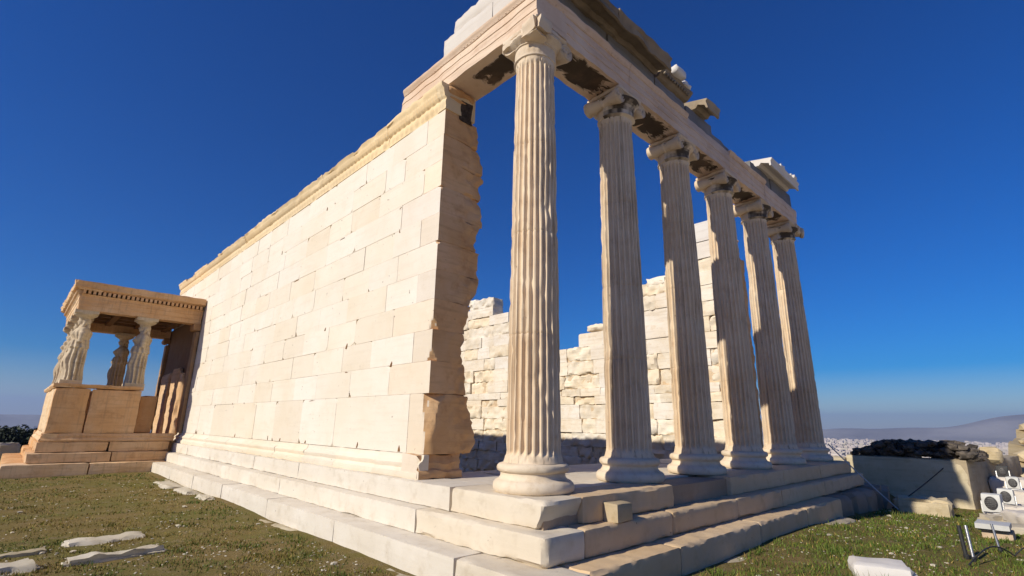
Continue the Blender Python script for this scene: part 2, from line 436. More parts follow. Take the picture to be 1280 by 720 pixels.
for (a, b2) in run(-2.5, SX-.63, .9, 1.3):
    for (c0, d0) in run(SY+.64, 10.9, 1.0, 1.4):
        pav.rbox(a+.003, b2-.003, c0+.003, d0-.003, -.2, random.uniform(-.012, -.004), .25, .006, .008, tint=jt((.95, .92, .88), .07))
pav.build('portico_floor', 'step', T)

# south wall ----------------------------------------------------------
sw = MB()
ZB, ZO, ZC = .33, 1.19, 5.95
zs = [ZB, ZO]
while zs[-1] < ZC-.01: zs.append(min(ZC, zs[-1]+(ZC-ZO)/10))
for ci in range(len(zs)-1):
    z0, z1 = zs[ci], zs[ci+1]
    lo, hi = (1.2, 1.9) if ci == 0 else (1.0, 1.45)
    xs = run(WX, AX-.5-(.65 if ci % 2 else 0), lo, hi)
    for (a, b2) in xs:
        r = random.random()
        tn = jt((1.025, 1.03, 1.04), .01, .008) if r < .3 else jt((1, .995, .98), .022, .02) if r < .88 else jt((.97, .945, .90), .02, .02)
        d = random.uniform(-.004, .004)
        gp = .0015 if random.random() < .82 else random.uniform(.004, .009)
        sw.chip(a+.0015, b2-gp, WF+d, .29, z0+.0015, z1-gp, tn, .004, .34 if ci == 0 else .22, .07)
sw.box(WX+.1, AX-1.3, WF+.035, .25, ZB-.02, ZC, (.45, .36, .27))
SW = sw.build('south_wall', 'wall', T, smooth=0)
ck = MB()                                                      # dark splits and lost corners along the joints
for i in range(46):
    if i < 16: x, z, h = random.uniform(-19, -2.2), ZB+.01, random.uniform(.05, .13)
    else:
        ci = random.randrange(1, len(zs)-1); x, z, h = random.uniform(-20, -2), zs[ci]-random.uniform(0, .06), random.uniform(.03, .10)
    w_ = random.uniform(.02, .07); tl_ = random.uniform(-.05, .05)
    if random.random() < .5 and i >= 16: w_, h = random.uniform(.08, .35), random.uniform(.010, .022)
    pts_ = [(x-w_/2, z), (x+w_/2, z+random.uniform(-.01, .01)), (x+w_*.3+tl_, z+h*.6), (x+tl_, z+h), (x-w_*.35+tl_*.5, z+h*.55)]
    ck.add([(px_, WF-.0065, pz_) for px_, pz_ in pts_]+[(px_, WF+.02, pz_) for px_, pz_ in pts_], [(0, 1, 2, 3, 4)]+[(j, (j+1) % 5, 5+(j+1) % 5, 5+j) for j in range(5)], jt((.30, .22, .15), .3))
cko = ck.build('broken_chips', 'broken', SW, smooth=0); cko['kind'] = 'stuff'
bm_ = MB()
prof = [(.30, 0), (.475, 0), (.49, .03), (.485, .085), (.455, .105), (.44, .135), (.455, .17), (.46, .20), (.445, .225), (.41, .24), (.385, .27), (.375, .325), (.30, .325)]
for (a, b2) in run(WX, AX, 1.3, 2.0):
    bm_.sweep(prof, eS, a+.002, b2-.002, .12, .010, random.random()*50, tint=jt((1, .97, .92), .05))
bm_.build('base_moulding', 'wall', SW)
# crown band with relief
cb = MB()
for (a, b2) in run(WX, -.9, 1.2, 1.8):
    b2 = min(b2, AX+.03)
    if b2-a < .15: continue
    top = 6.43 if a > -3.6 else 6.40+random.choice((-.02, -.01, 0, .01, .02, -.05))
    n = max(4, int((b2-a)/.028)); zz = [5.95, 5.97, 5.99, 6.03, 6.07, 6.11, 6.15, 6.17, 6.19, 6.22, 6.25, 6.28, 6.31, 6.35, 6.39, top]
    zz = [z for z in zz if z < top-.01]+[top]
    vs = []; fs = []; sd_ = random.random()*60; k = len(zz)
    for i in range(n+1):
        x = a+.002+(b2-a-.004)*i/n
        for z in zz:
            o = .362
            if z < 5.98: o += .012
            elif z < 6.16:
                u = (x/.16) % 1-.5; vv = (z-5.99)/.16
                o += .036*max(0, 1-((u*2.1)**2+(vv-.5)**2*2.5))+.008
            elif z < 6.19: o += .03
            elif z < 6.30:
                u = (x/.085) % 1-.5; o += .035+.03*(z-6.19)/.1+.034*max(0, 1-(u*2.4)**2)
            else: o += .075+.05*min(1, (z-6.3)/.08)
            w_ = abs(nz((x, 0, z), 3.2, sd_)); o -= .035*max(0, w_-.25)*2
            zc = z if z < top-.05 else z-.10*max(0, nz((x, 1, 0), 2.4, sd_)-.1)
            vs.append((x, -o, zc))
        vs.append((x, .27, vs[-1][2]-.01)); vs.append((x, .27, 5.95))
    kk = k+2
    for i in range(n):
        for j in range(kk): fs.append((i*kk+j, i*kk+(j+1) % kk, (i+1)*kk+(j+1) % kk, (i+1)*kk+j))
    fs.append(tuple(range(kk))); fs.append(tuple(n*kk+j for j in range(kk))[::-1])
    cb.add(vs, fs, jt((1.02, .88, .64), .05))
for (x, L, h) in ((-8.6, 1.1, .05), (-13.6, .3, .06), (-5.2, .7, .05), (-3.9, .5, .07)):
    cb.rbox(x, x+L, -.40, .1, 6.36, 6.40+h, .1, .02, .03, tint=(1, .96, .9))
cb.build('crown_band', 'wall', SW)

# broken wall end towards the portico
we = MB()
EZ = [.3, .42, .76, 1.12, 1.48, 2.1, 2.4, 3.0, 3.4, 4.0, 4.7, 5.2, 5.7, 6.0]; EY = [.46, .52, .55, .42, .32, .29, .33, .55, .51, .54, .49, .51, .36, .33]
inner = [.50, .42, .33, .28, .26, .30, .46, .47, .40, .44, .33]
for ci in range(len(zs)-1):
    z0, z1 = zs[ci], zs[ci+1]; x0 = AX-.5-(.65 if ci % 2 else 0)
    yi = inner[ci]; sd_ = random.random()*70
    cut = .16 if ci == 0 else .05 if ci in (1, 3) else 0.
    zm = (z0+z1)/2; cuts = []
    if ci == 0: cuts += [(Vector((AX-.11, WF, .80)), Vector((.75, -.62, .12)).normalized()), (Vector((AX-.16, WF, 1.15)), Vector((.8, -.45, .4)).normalized()), (Vector((AX-.02, WF+.05, .5)), Vector((.9, -.4, -.1)).normalized())]
    elif ci in (2, 3): cuts += [(Vector((AX-.05, WF, z0+.12)), Vector((.7, -.6, -.35)).normalized())]
    elif ci in (5, 7): cuts += [(Vector((AX-.03, WF, z1-.06)), Vector((.6, -.6, .5)).normalized())]
    wg2 = lambda p: .10+.9*max(0, min(1, ((p.y-WF)/.7-.45)/.4))
    off = random.uniform(-.07, .05)
    def warp(p, off=off, sd_=sd_):
        t = (p.y-WF)/(.5-WF); ye = np.interp(p.z, EZ, EY)+off+.11*nz((0, p.x, p.z), 3.6, sd_)+.05*nz((p.x, 0, p.z), 10, sd_)-.05*max(0, nz((p.x, 3, p.z), 5, sd_))
        lean = .16*max(0, t-.55)*(.6+nz((0, 0, p.z), 2.5, sd_))
        return Vector((p.x-(lean if p.x > AX-.1 else 0), WF+t*(ye-WF), p.z))
    we.rbox(x0+.002, AX+random.uniform(-.006, .006), WF+random.uniform(-.003, .003), .5, z0+.001, z1-.001, .045, .035, .006, sd_, wg2, 7.0, jt((1, .96, .92), .10, .07), cuts, warp)
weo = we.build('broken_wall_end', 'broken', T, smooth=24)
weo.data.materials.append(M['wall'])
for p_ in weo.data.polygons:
    if abs(p_.normal.y) > .72 and p_.center.y < WF+.09: p_.material_index = 1  # sunlit south faces get pale marble, shaded end keeps orange
an = MB()
an.sweep([(AX+.01-AX-.35, 0), (.085, 0), (.10, .05), (.09, .10), (.05, .12), (.04, .17), (.055, .21), (.035, .25), (.012, .325), (-.34, .325)], lambda o, z, t: (AX+o-.06, t, z), -.455, .30, .07, .05, 5, tint=(.95, .9, .85))
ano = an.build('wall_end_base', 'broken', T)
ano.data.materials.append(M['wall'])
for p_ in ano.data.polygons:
    if p_.normal.y < -.6: p_.material_index = 1  # same split: pale on the sunlit side, orange on the shaded end
ac = MB()
for (z0, z1, o) in ((5.96, 6.14, .0), (6.145, 6.28, .04), (6.285, 6.425, .08)):
    ac.rbox(AX-.3, AX+o, -.34-o*.3, .24, z0, z1, .06, .04, .03, tint=(.9, .8, .7))
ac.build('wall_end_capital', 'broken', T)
st = MB(); st.rbox(AX+.0, AX+.035, -.08, .22, 5.86, 6.3, .05, .02, .02); st.build('dark_patch', 'soot', T)

# north wall (inner ruin face) ---------------------------------------
nw = MB(); YW = 10.0
topx = [-20.9, -17, -15.2, -14, -13.0, -12.4, -11.1, -9.8, -8.15, -7.2, -6.6, -6.0, -5.0, -4.45, -4.05, -3.6, -3.2, -2.6, -1.0]
topz = [5.0, 5.6, 6.0, 6.2, 6.37, 5.9, 5.2, 4.3, 3.65, 3.75, 4.07, 4.1, 4.7, 5.1, 5.5, 5.55, 6.0, 6.5, 6.5]
z = -3.0; ci = 0
while z < 6.6:
    hgt = random.choice((.28, .44, .47, .5, .5)) if z > .2 else random.uniform(.3, .5); a = -20.9
    while a < -1.5:
        L = random.uniform(.6, 1.7); b2 = min(a+L, -1.45); xm = (a+b2)/2
        if z+hgt*.6 < np.interp(xm, topx, topz)+random.uniform(-.22, .12):
            r = random.random()
            if r < .48 and z > .3: nw.chip(a+.004, b2-.004, YW+random.uniform(-.03, .02), YW+.62, z+.003, z+hgt-.003, jt((1.02, 1.0, .97), .05, .04), .005, .25, .08)
            else:
                k = random.uniform(.6, 1.5)
                nw.rbox(a+.004, b2-.004, YW+random.uniform(-.06, .06), YW+.62, z+.002, z+hgt-.002, .08, .08*k, .010*k, freq=4., tint=jt((1, .96, .88), .08, .06))
        a = b2
    z += hgt; ci += 1
nw.box(-20.8, -1.7, YW+.07, YW+.5, -3.0, 3.2, (.8, .68, .54))
for (x0, x1, z0, z1) in ((-13.9, -13.3, 6.1, 6.45), (-13.1, -12.7, 5.95, 6.2), (-6.9, -5.9, 4.1, 4.35), (-4.3, -3.5, 5.3, 5.65)):
    nw.rbox(x0, x1, YW, YW+.5, z0, z1, .1, .06, .06, tint=(1.05, 1, .92))
NW = nw.build('north_wall', 'rough', T, smooth=45)
na = MB()                                                      # repaired wall end with white marble
na.chip(-2.75, -1.35, YW-.05, YW+.6, 6.45, 7.08, (1, 1, 1), .008, .3, .05)
na.chip(-2.5, -1.5, YW-.02, YW+.6, 5.9, 6.44, (1, .98, .95), .008, .3, .05)
na.build('new_marble_block', 'new', NW)
nb = MB(); nb.rbox(-1.9, -1.2, YW-.25, YW+.3, 5.75, 6.35, .08, .10, .08); nb.rbox(-1.75, -1.2, YW-.02, YW+.6, -.0, 5.75, .12, .05, .04)
nb.build('rough_wall_end', 'broken', NW)

# columns -------------------------------------------------------------
def shaft_r(z):
    t = (z-.33)/(5.95-.33); return .338-.055*t+.010*math.sin(math.pi*t)
def make_column(k, corner=0):
    y0 = S*k; seed = 3.3*k+1
    C = empty('column', (0, y0, 0), T)
    b = MB()
    pr = [(.30, 0), (.465, 0), (.488, .025), (.495, .06), (.486, .10), (.462, .125), (.44, .135), (.425, .14), (.405, .165), (.395, .195), (.40, .215), (.415, .222), (.435, .24), (.441, .265), (.434, .295), (.415, .312), (.375, .322), (.36, .33)]
    def wear(r, z, a):
        p = (r*math.cos(a), r*math.sin(a)+y0, z)
        e = .014*nz(p, 3, seed)+.006*nz(p, 11, seed)
        if z > .2: e -= .05*max(0, nz(p, 2.2, seed+4)-.22)
        e -= .06*max(0, nz(p, 1.7, seed+8)-.3)
        return r+e
    b.lathe(pr, 72, (0, y0, 0), fn=wear, tint=jt((1, .97, .92), .05))
    b.build('base', 'colbase', C)
    s_ = MB(); NF = 24; per = 10; n = NF*per
    zl = [.325, .335, .35, .37, .395, .42, .45, .48]+list(np.linspace(.55, 5.75, 66))+[5.80, 5.84, 5.87, 5.90, 5.925, 5.945, 5.96]
    joints = [1.55+.35*random.random(), 2.9+.5*random.random(), 4.3+.4*random.random()]
    for jz in joints: zl += [jz-.006, jz, jz+.006]
    zl = sorted(zl); vs = []; fs = []; tl = []
    for z in zl:
        r0 = shaft_r(min(max(z, .33), 5.95))
        if z < .48: r0 += .03*(1-(z-.325)/.155)**2
        if z > 5.85: r0 += .012*((z-5.85)/.11)**2
        df = min(1, max(0, (z-.40)/.06))*min(1, max(0, (5.90-z)/.05))
        jd = .006 if any(abs(z-jz) < .001 for jz in joints) else 0
        for i in range(n):
            a = 2*math.pi*i/n; u = ((i % per)/per)*2-1          # arris at the ends
            if abs(u) > .79: dep = 0
            else: dep = math.sqrt(1-(u/.81)**2)
            p = (r0*math.cos(a), r0*math.sin(a)+y0, z)
            e = .003*nz(p, 3, seed)+.002*nz(p, 13, seed)
            if dep < .3: e -= .05*max(0, nz(p, 7, seed+3)-.22)+.016*max(0, nz(p, 19, seed+6)-.1)
            e -= .06*max(0, nz((p[0], p[1], p[2]*.7), 1.6, seed+9)-.38)
            rr = r0-.052*dep*df*(r0/.33)+e-jd
            vs.append((rr*math.cos(a), y0+rr*math.sin(a), z))
    for j in range(len(zl)-1):
        for i in range(n): fs.append((j*n+i, j*n+(i+1) % n, (j+1)*n+(i+1) % n, (j+1)*n+i))
    s_.add(vs, fs, jt((1, .96, .9), .04)); s_.build('shaft', 'column', C, smooth=50)
    # capital
    c_ = MB(); tn = jt((.98, .92, .85), .05)
    def an_(r, z, a):
        p = (math.cos(a)*.3, math.sin(a)*.3+y0, z)
        e = .012*nz(p, 5, seed)-.03*max(0, nz(p, 3, seed+5)-.25)
        if 6.0 < z < 6.15: e += .010*abs(math.sin(a*12))*(1-abs(z-6.075)/.08)
        if z > 6.18: e += .010*abs(math.sin(a*12))
        return r+e
    c_.lathe([(.25, 5.95), (.30, 5.955), (.318, 5.97), (.318, 5.985), (.297, 5.995), (.296, 6.03), (.30, 6.06), (.303, 6.10), (.306, 6.14), (.306, 6.155), (.325, 6.165), (.325, 6.18), (.33, 6.19), (.375, 6.215), (.405, 6.25), (.405, 6.28), (.37, 6.30), (.3, 6.31)], 96, (0, y0, 0), fn=an_, tint=tn)
    c_.rbox(-.36, .36, y0-.36, y0+.36, 6.365, 6.445, .05, .012, .014, tint=tn)           # abacus
    c_.rbox(-.325, .325, y0-.36, y0+.36, 6.25, 6.37, .05, .02, .02, tint=tn)           # canalis
    def volute(cx, cyy, dx, dy, r=.165):
        """scroll face: disc normal (dx,dy) with a raised spiral"""
        d = Vector((dx, dy, 0)).normalized(); u = Vector((-d.y, d.x, 0)); o = Vector((cx, cyy, 6.235))
        vs = []; fs = []; n = 28
        for (rr, q) in ((.001, .012), (.022, .012), (.03, -.006), (r*.9, -.01), (r*.97, .012), (r, 0), (r*.96, -.035), (r*.8, -.06)):
            for i in range(n):
                a = 2*math.pi*i/n; ee = 1+.05*nz((cx+math.cos(a), cyy, math.sin(a)), 2, seed)
                vs.append(o+u*(rr*ee*math.cos(a))+Vector((0, 0, rr*ee*math.sin(a)))+d*q)
        for j in range(7):
            for i in range(n): fs.append((j*n+i, j*n+(i+1) % n, (j+1)*n+(i+1) % n, (j+1)*n+i))
        c_.add(vs, fs, tn)
        for sg in (1,):
            pts = []
            for i in range(46):
                a = i/45*2*math.pi*2.3; rr = r*.95*(1-i/45*.82)
                pts.append(o+u*(rr*math.cos(a))+Vector((0, 0, rr*math.sin(a)))+d*.004)
            c_.tube(pts, .011, 5, tn)
    def bolster(yc, ax='x'):
        pf = [(.08, -.33), (.130, -.325), (.130, -.28), (.115, -.22), (.098, -.1), (.095, -.03), (.108, -.02), (.108, .02), (.095, .03), (.098, .1), (.115, .22), (.130, .28), (.130, .325), (.08, .33)]
        fn = lambda r, z, a: r*(1+.22*nz((r*math.cos(a), r*math.sin(a)+yc, z), 4, seed))
        if ax == 'x': c_.lathe(pf, 28, (0, y0+yc, 6.235), 'x', fn, tn)
        else: c_.lathe(pf, 28, (yc, y0, 6.235), 'y', fn, tn)
    sides = {0: (-1, 1), 1: (1,), 2: (-1,)}[corner]
    for sg in sides:
        bolster(sg*.325)
        volute(.335, y0+sg*.325, 1, 0, .135); volute(-.335, y0+sg*.325, -1, 0, .135)
    if corner:                                                  # corner capital: worn angle scroll
        sg = -1 if corner == 1 else 1
        c_.rbox(.10, .43, y0+min(sg*.10, sg*.43), y0+max(sg*.10, sg*.43), 6.17, 6.44, .045, .07, .05, tint=tn)
        c_.rbox(-.38, .2, y0+min(sg*.1, sg*.35), y0+max(sg*.1, sg*.35), 6.20, 6.37, .045, .06, .05, tint=tn)
        if corner == 2: volute(.42, y0+.40, .8, .5, .15)
    c_.build('capital', 'colbase', C)
    if k:                                                       # dark blotches under the scrolls, deeper towards the top
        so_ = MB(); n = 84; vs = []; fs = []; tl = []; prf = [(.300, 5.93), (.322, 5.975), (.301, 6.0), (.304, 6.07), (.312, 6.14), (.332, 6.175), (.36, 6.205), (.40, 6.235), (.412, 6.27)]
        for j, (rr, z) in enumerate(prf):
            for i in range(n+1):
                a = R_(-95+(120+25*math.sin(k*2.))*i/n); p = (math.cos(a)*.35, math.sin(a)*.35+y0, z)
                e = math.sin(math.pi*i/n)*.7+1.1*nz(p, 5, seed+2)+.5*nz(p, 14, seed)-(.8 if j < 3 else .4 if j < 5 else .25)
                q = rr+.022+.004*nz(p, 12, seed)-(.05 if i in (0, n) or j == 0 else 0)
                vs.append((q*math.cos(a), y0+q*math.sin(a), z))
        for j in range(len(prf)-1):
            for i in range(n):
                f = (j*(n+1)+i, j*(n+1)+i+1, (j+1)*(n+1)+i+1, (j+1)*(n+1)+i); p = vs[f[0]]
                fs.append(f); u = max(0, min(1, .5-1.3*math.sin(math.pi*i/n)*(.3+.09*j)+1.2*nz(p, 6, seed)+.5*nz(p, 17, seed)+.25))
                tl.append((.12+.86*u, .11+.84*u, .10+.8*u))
        so_.add(vs, fs, tl); so_.build('dark_patch', 'colbase', C, smooth=60)
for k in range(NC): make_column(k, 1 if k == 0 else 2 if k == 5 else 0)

# architrave -----------------------------------------------------------
def arch_prof(crown=True, top=7.0):
    p = [(-.32, 6.45), (.335, 6.45), (.335, 6.60), (.346, 6.604), (.346, 6.75), (.357, 6.754), (.357, 6.885)]
    if crown: p += [(.372, 6.89), (.378, 6.905), (.392, 6.93), (.405, 6.95), (.415, 6.965), (.415, top)]
    else: p += [(.355, 6.90), (.35, top-.03), (.33, top)]
    return p+[(-.32, top)]
ar = MB()
edges = [-.325, S*1-.02, S*2+.02, S*3-.03, S*4+.02, S*5+.36]
for k in range(5):
    tn = jt((1, .95, .90), .05); dz = (0, -.02, 0, .0, -.03)[k]
    pr = arch_prof(k in (0, 1, 3), 7.0+dz)
    ar.sweep(pr, eE, edges[k]+.003, edges[k+1]-.003, .09, .022, k*7.+1, tint=tn, freq=3.5)
# south return, broken at its west end
pr = arch_prof(True, 7.0)
ar.sweep(pr, lambda o, z, t: (t if t > -3.0 else t-(.28*(7.0-z)/.55-.1)+.1*nz((o, z, 0), 4, 2), -o, z), -3.2, .355, .13, .014, 77, tint=(1, .965, .92), freq=3.5)
ar.build('architrave', 'arch', T)
eg = MB()                                                        # egg row under the crown, east face
for k in (0, 1, 3):
    y = edges[k]+.05
    while y < edges[k+1]-.05: eg.rock((.364, y, 6.912), (.02, .028, .022), sub=1, amp=.1); y += .085
x = -3.0
while x < .3: eg.rock((x, -.364, 6.912), (.028, .02, .022), sub=1, amp=.1); x += .085
eg.build('egg_row', 'arch', T)
sp = MB()
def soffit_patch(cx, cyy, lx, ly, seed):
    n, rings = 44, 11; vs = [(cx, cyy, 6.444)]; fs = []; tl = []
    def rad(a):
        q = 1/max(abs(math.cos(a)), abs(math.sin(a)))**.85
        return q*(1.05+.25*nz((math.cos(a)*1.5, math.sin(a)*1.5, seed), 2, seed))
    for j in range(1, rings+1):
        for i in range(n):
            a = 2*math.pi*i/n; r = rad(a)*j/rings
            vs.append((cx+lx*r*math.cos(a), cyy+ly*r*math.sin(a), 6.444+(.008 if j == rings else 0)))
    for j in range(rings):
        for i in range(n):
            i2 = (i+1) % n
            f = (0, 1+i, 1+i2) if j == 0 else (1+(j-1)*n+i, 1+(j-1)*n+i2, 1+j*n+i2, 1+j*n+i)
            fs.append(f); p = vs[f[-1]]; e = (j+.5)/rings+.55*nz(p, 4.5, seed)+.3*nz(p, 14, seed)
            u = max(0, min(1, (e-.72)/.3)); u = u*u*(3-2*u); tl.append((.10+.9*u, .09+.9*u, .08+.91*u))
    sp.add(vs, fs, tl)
for k, (dy, l) in enumerate(((.0, .62), (.05, .55), (-.1, .62), (.1, .5), (0, .45))):  # soot crust on the soffit of each bay
    sp = MB(); soffit_patch(.03, S*(k+.5)+dy, .24, l*1.1, 3.1*k+1); sp.build('dark_patch', 'arch', T, smooth=0)
sp = MB(); soffit_patch(-.80, .05, .52, .22, 31); sp.build('dark_patch', 'arch', T, smooth=0)

# frieze ---------------------------------------------------------------
fr = MB()
fe = [(-.22, 1.55, 7.44), (1.56, 3.1, 7.44), (3.11, 4.35, 7.40), (4.36, 5.55, 7.42), (5.56, 6.5, 7.25), (6.51, 7.7, 7.22), (7.71, 9.1, 7.42), (9.11, 10.66, 7.44)]
for (a, b2, t) in fe:
    fr.rbox(-.16, .27+random.uniform(-.006, .006), a+.003, b2-.003, 7.004, t, .12, .010, .016, tint=jt((1, 1, 1), .08, .03))
for y in (5.9, 6.3, 6.9, 7.3): fr.rbox(.0, .2, y, y+.16, 7.2, 7.32, .06, .02, .03, tint=(1.1, 1.08, 1.05))
fr.build('frieze', 'frieze', T)
sb = MB()                                                        # pale backing blocks above the south return
sb.rbox(-2.1, -.75, -.25, .25, 7.004, 7.60, .1, .012, .018, tint=(.88, .86, .83)); sb.rbox(-.74, .22, -.25, -.225, 7.004, 7.55, .1, .004, .006, tint=(.86, .84, .81))
sb.rbox(-1.9, -.4, -.2, .25, 7.604, 7.95, .1, .012, .03, tint=(.88, .86, .83))
sb.build('backing_block', 'new', T)

# cornice ----------------------------------------------------------------
def geison(mb, y0, y1, out=.63, z=7.45, seed=0, tn=(1, 1, 1), h=.2, back=-.2, jag=.03):
    mb.sweep([(back, z-.02), (.26, z-.02), (.30, z-.03), (.34, z+.01), (.36, z+.035), (out-.05, z-.035), (out-.04, z-.11), (out, z-.11), (out, z+.03), (out+.03, z+.06), (out+.035, z+.1), (back, z+h)], eE, y0, y1, .12, jag, seed, tint=tn, freq=3)
co_ = MB()
geison(co_, -.05, 1.38, seed=1, tn=(.85, .8, .72), jag=.06); geison(co_, 1.39, 3.12, .64, seed=5, tn=(1, .95, .88), jag=.065)
co_.build('cornice_block', 'cornice', T, smooth=45)
bm2 = MB()
bm2.sweep([(-.1, 7.42), (.30, 7.42), (.33, 7.44), (.37, 7.50), (.43, 7.55), (.43, 7.60), (-.1, 7.63)], eE, 3.2, 4.35, .1, .03, 9, tint=(1, .93, .82))
y = 3.28
while y < 4.3: bm2.rock((.40, y, 7.50), (.035, .034, .05), sub=1, amp=.1); y += .095
bm2.build('carved_moulding', 'cornice', T, smooth=45)
sm = MB(); geison(sm, 4.75, 5.32, .55, 7.50, 22, (1.15, 1.1, 1), .26, -.05, .04); sm.build('cornice_block', 'cornice', T, smooth=45)
nc = MB(); geison(nc, 8.25, 10.35, .60, 7.48, 14, (1, .98, .95), .26, -.25, .012)
nc.rbox(.42, .60, 9.1, 9.4, 7.62, 7.79, .06, .02, .03); nc.rbox(.36, .62, 9.95, 10.3, 7.62, 7.80, .06, .03, .04)
nc.build('cornice_block', 'new', T, smooth=45)
tp = MB()
for (y, s_) in ((.3, .10), (1.7, .07), (2.2, .06), (2.6, .05), (3.5, .16), (4.0, .12), (4.9, .12)):
    tp = MB(); tp.rbox(.2, .2+s_*2.2, y, y+s_*2.5, 7.6, 7.6+s_, .05, .02, .02); tp.build('top_fragment', 'new', T)

# loose block on the east steps
lb = MB(); lb.rbox(.715, .91, .42, .74, H1-.004, H1+.2, .05, .010, .008, tint=(.85, .75, .6))
tag(lb.build('stone_block', 'fieldstone', loc=(.81, .58, H1)), 'small squared stone block lying loose on the middle step beside the corner column', 'stone block')

# ------------------------------------------------------------------ caryatid porch
PX0, PX1, PYF = -16.05, -21.5, -3.87
P = empty('caryatid_porch', (-18.8, -2.2, -.8))
tag(P, 'small roofed stone porch carried by statues at the far end of the long wall', 'porch')
def ring_steps(mb, z0, z1, ex, fy, tintE):
    for (a, b2) in run(fy, -.7, 1.5, 2.3):
        mb.rbox(ex-.8, ex, a+.003, b2-.003, z0, z1, .12, .012, .02, tint=jt(tintE, .04))
    for (a, b2) in run(-22.2, ex-.8, 1.1, 1.6):
        mb.rbox(a+.003, b2-.003, fy, fy+.8, z0, z1, .12, .012, .02, tint=jt((1, .95, .85), .06))
for (z0, z1, ex, fy) in ((-1.0, -.53, -15.60, -4.62), (-.53, -.24, -15.78, -4.16), (-.24, .06, -15.92, -4.0)):
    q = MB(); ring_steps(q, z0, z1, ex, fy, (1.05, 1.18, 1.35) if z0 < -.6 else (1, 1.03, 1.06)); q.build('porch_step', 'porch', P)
pm = MB()
bp_ = [(-.3, .06), (.08, .06), (.10, .10), (.08, .15), (.04, .18), (.05, .22), (.02, .26), (.0, .30), (-.3, .30)]
pm.sweep(bp_, lambda o, z, t: (PX0+o, t, z), -3.93, -.62, .15, .015, 3); pm.sweep(bp_, lambda o, z, t: (t, PYF-o, z), PX1, PX0+.05, .15, .015, 8, tint=(1.1, 1.2, 1.3))  # south run tinted paler as the sunlit side
pm.sweep(bp_, lambda o, z, t: (PX1-o, t, z), -3.93, -.62, .15, .015, 13)
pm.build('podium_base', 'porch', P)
pd = MB()
pd.rbox(PX0-.3, PX0, -3.87, -3.02, .30, 1.64, .14, .015, .02, tint=(.98, .95, .9)); pd.rbox(PX0-.3, PX0+.005, -3.00, -1.72, .30, 1.64, .14, .012, .018, tint=(1.05, 1.05, 1.05))
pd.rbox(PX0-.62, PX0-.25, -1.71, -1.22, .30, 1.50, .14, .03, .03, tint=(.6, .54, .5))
for (a, b2) in run(PX1+.3, PX0-.3, 1.1, 1.5): pd.rbox(a+.003, b2-.003, PYF, PYF+.3, .30, 1.64, .14, .012, .02, tint=jt((1.1, 1.3, 1.5), .06))  # south front tinted cream, sunlight put into the colour
pd.rbox(PX1, PX1+.3, PYF, -.62, .3, 1.64, .14, .015, .02, tint=(1, .95, .9))
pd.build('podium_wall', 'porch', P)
pc = MB(); cp = [(-.34, 1.645), (.02, 1.645), (.05, 1.68), (.07, 1.70), (.07, 1.755), (-.34, 1.76)]
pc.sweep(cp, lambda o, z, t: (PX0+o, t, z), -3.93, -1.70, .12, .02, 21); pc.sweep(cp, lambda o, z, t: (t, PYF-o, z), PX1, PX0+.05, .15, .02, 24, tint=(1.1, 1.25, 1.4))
pc.sweep(cp, lambda o, z, t: (PX1-o, t, z), -3.93, -1.70, .12, .02, 28)
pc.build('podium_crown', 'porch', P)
pf = MB(); pf.box(PX1+.2, PX0-.2, -3.7, -.5, -.9, .05, (.8, .75, .7)); pf.build('porch_floor', 'porch', P)
# entablature
ap = [(-.45, 4.055), (0, 4.055), (0, 4.20), (.015, 4.205), (.015, 4.35), (.03, 4.355), (.03, 4.49), (.06, 4.51), (.075, 4.545), (-.45, 4.545)]
pa = MB()
pa.sweep(ap, lambda o, z, t: (PX0-.05+o, t, z), -3.80, -.40, .13, .012, 33)
pa.sweep(ap, lambda o, z, t: (t, -3.80-o, z), PX1+.05, PX0-.06, .13, .012, 36, tint=(1.1, 1.25, 1.4))  # south architrave lightened to paint its sunlit face
pa.sweep(ap, lambda o, z, t: (PX1+.05-o, t, z), -3.80, -.40, .13, .012, 39)
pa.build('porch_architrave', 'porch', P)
de = MB(); y = -3.78
while y < -.5: de.box(PX0-.1, PX0+.085, y, y+.075, 4.555, 4.665); y += .125
x = PX1+.1
while x < PX0: de.box(x, x+.075, -3.93, -3.75, 4.555, 4.665, (1.1, 1.25, 1.4)); x += .125
de.build('dentil_row', 'porch', P, smooth=0)
pk = MB(); kp = [(-.5, 4.67), (.09, 4.67), (.12, 4.70), (.19, 4.72), (.21, 4.73), (.21, 4.83), (.235, 4.87), (.23, 4.93), (-.5, 4.95)]
pk.sweep(kp, lambda o, z, t: (PX0-.05+o, t, z), -3.98, -.38, .11, .03, 43); pk.sweep(kp, lambda o, z, t: (t, -3.80-o, z), PX1-.1, PX0+.1, .11, .05, 46, tint=(1.1, 1.2, 1.25))  # south cornice tinted paler as sunlit
pk.sweep(kp, lambda o, z, t: (PX1+.05-o, t, z), -3.98, -.38, .11, .03, 49)
pk.box(PX1+.3, PX0-.3, -3.6, -.40, 4.55, 4.67, (.32, .28, .25))  # ceiling slab tinted dark to paint the shade inside
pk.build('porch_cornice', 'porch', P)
ro = MB(); ro.rbox(PX1+.15, PX0-.12, -3.7, -.38, 4.68, 4.99, .3, .03, .04, tint=(.9, .85, .8))
for yy in np.linspace(-3.5, -.7, 4): ro.box(PX1+.4, PX0-.45, yy-.09, yy+.09, 4.30, 4.56, (.32, .28, .25))  # coffer beams tinted dark for the deep shade under the roof
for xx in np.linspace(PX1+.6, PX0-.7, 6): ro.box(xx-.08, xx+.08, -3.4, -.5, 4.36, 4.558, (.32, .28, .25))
ro.build('coffered_roof', 'porch', P)
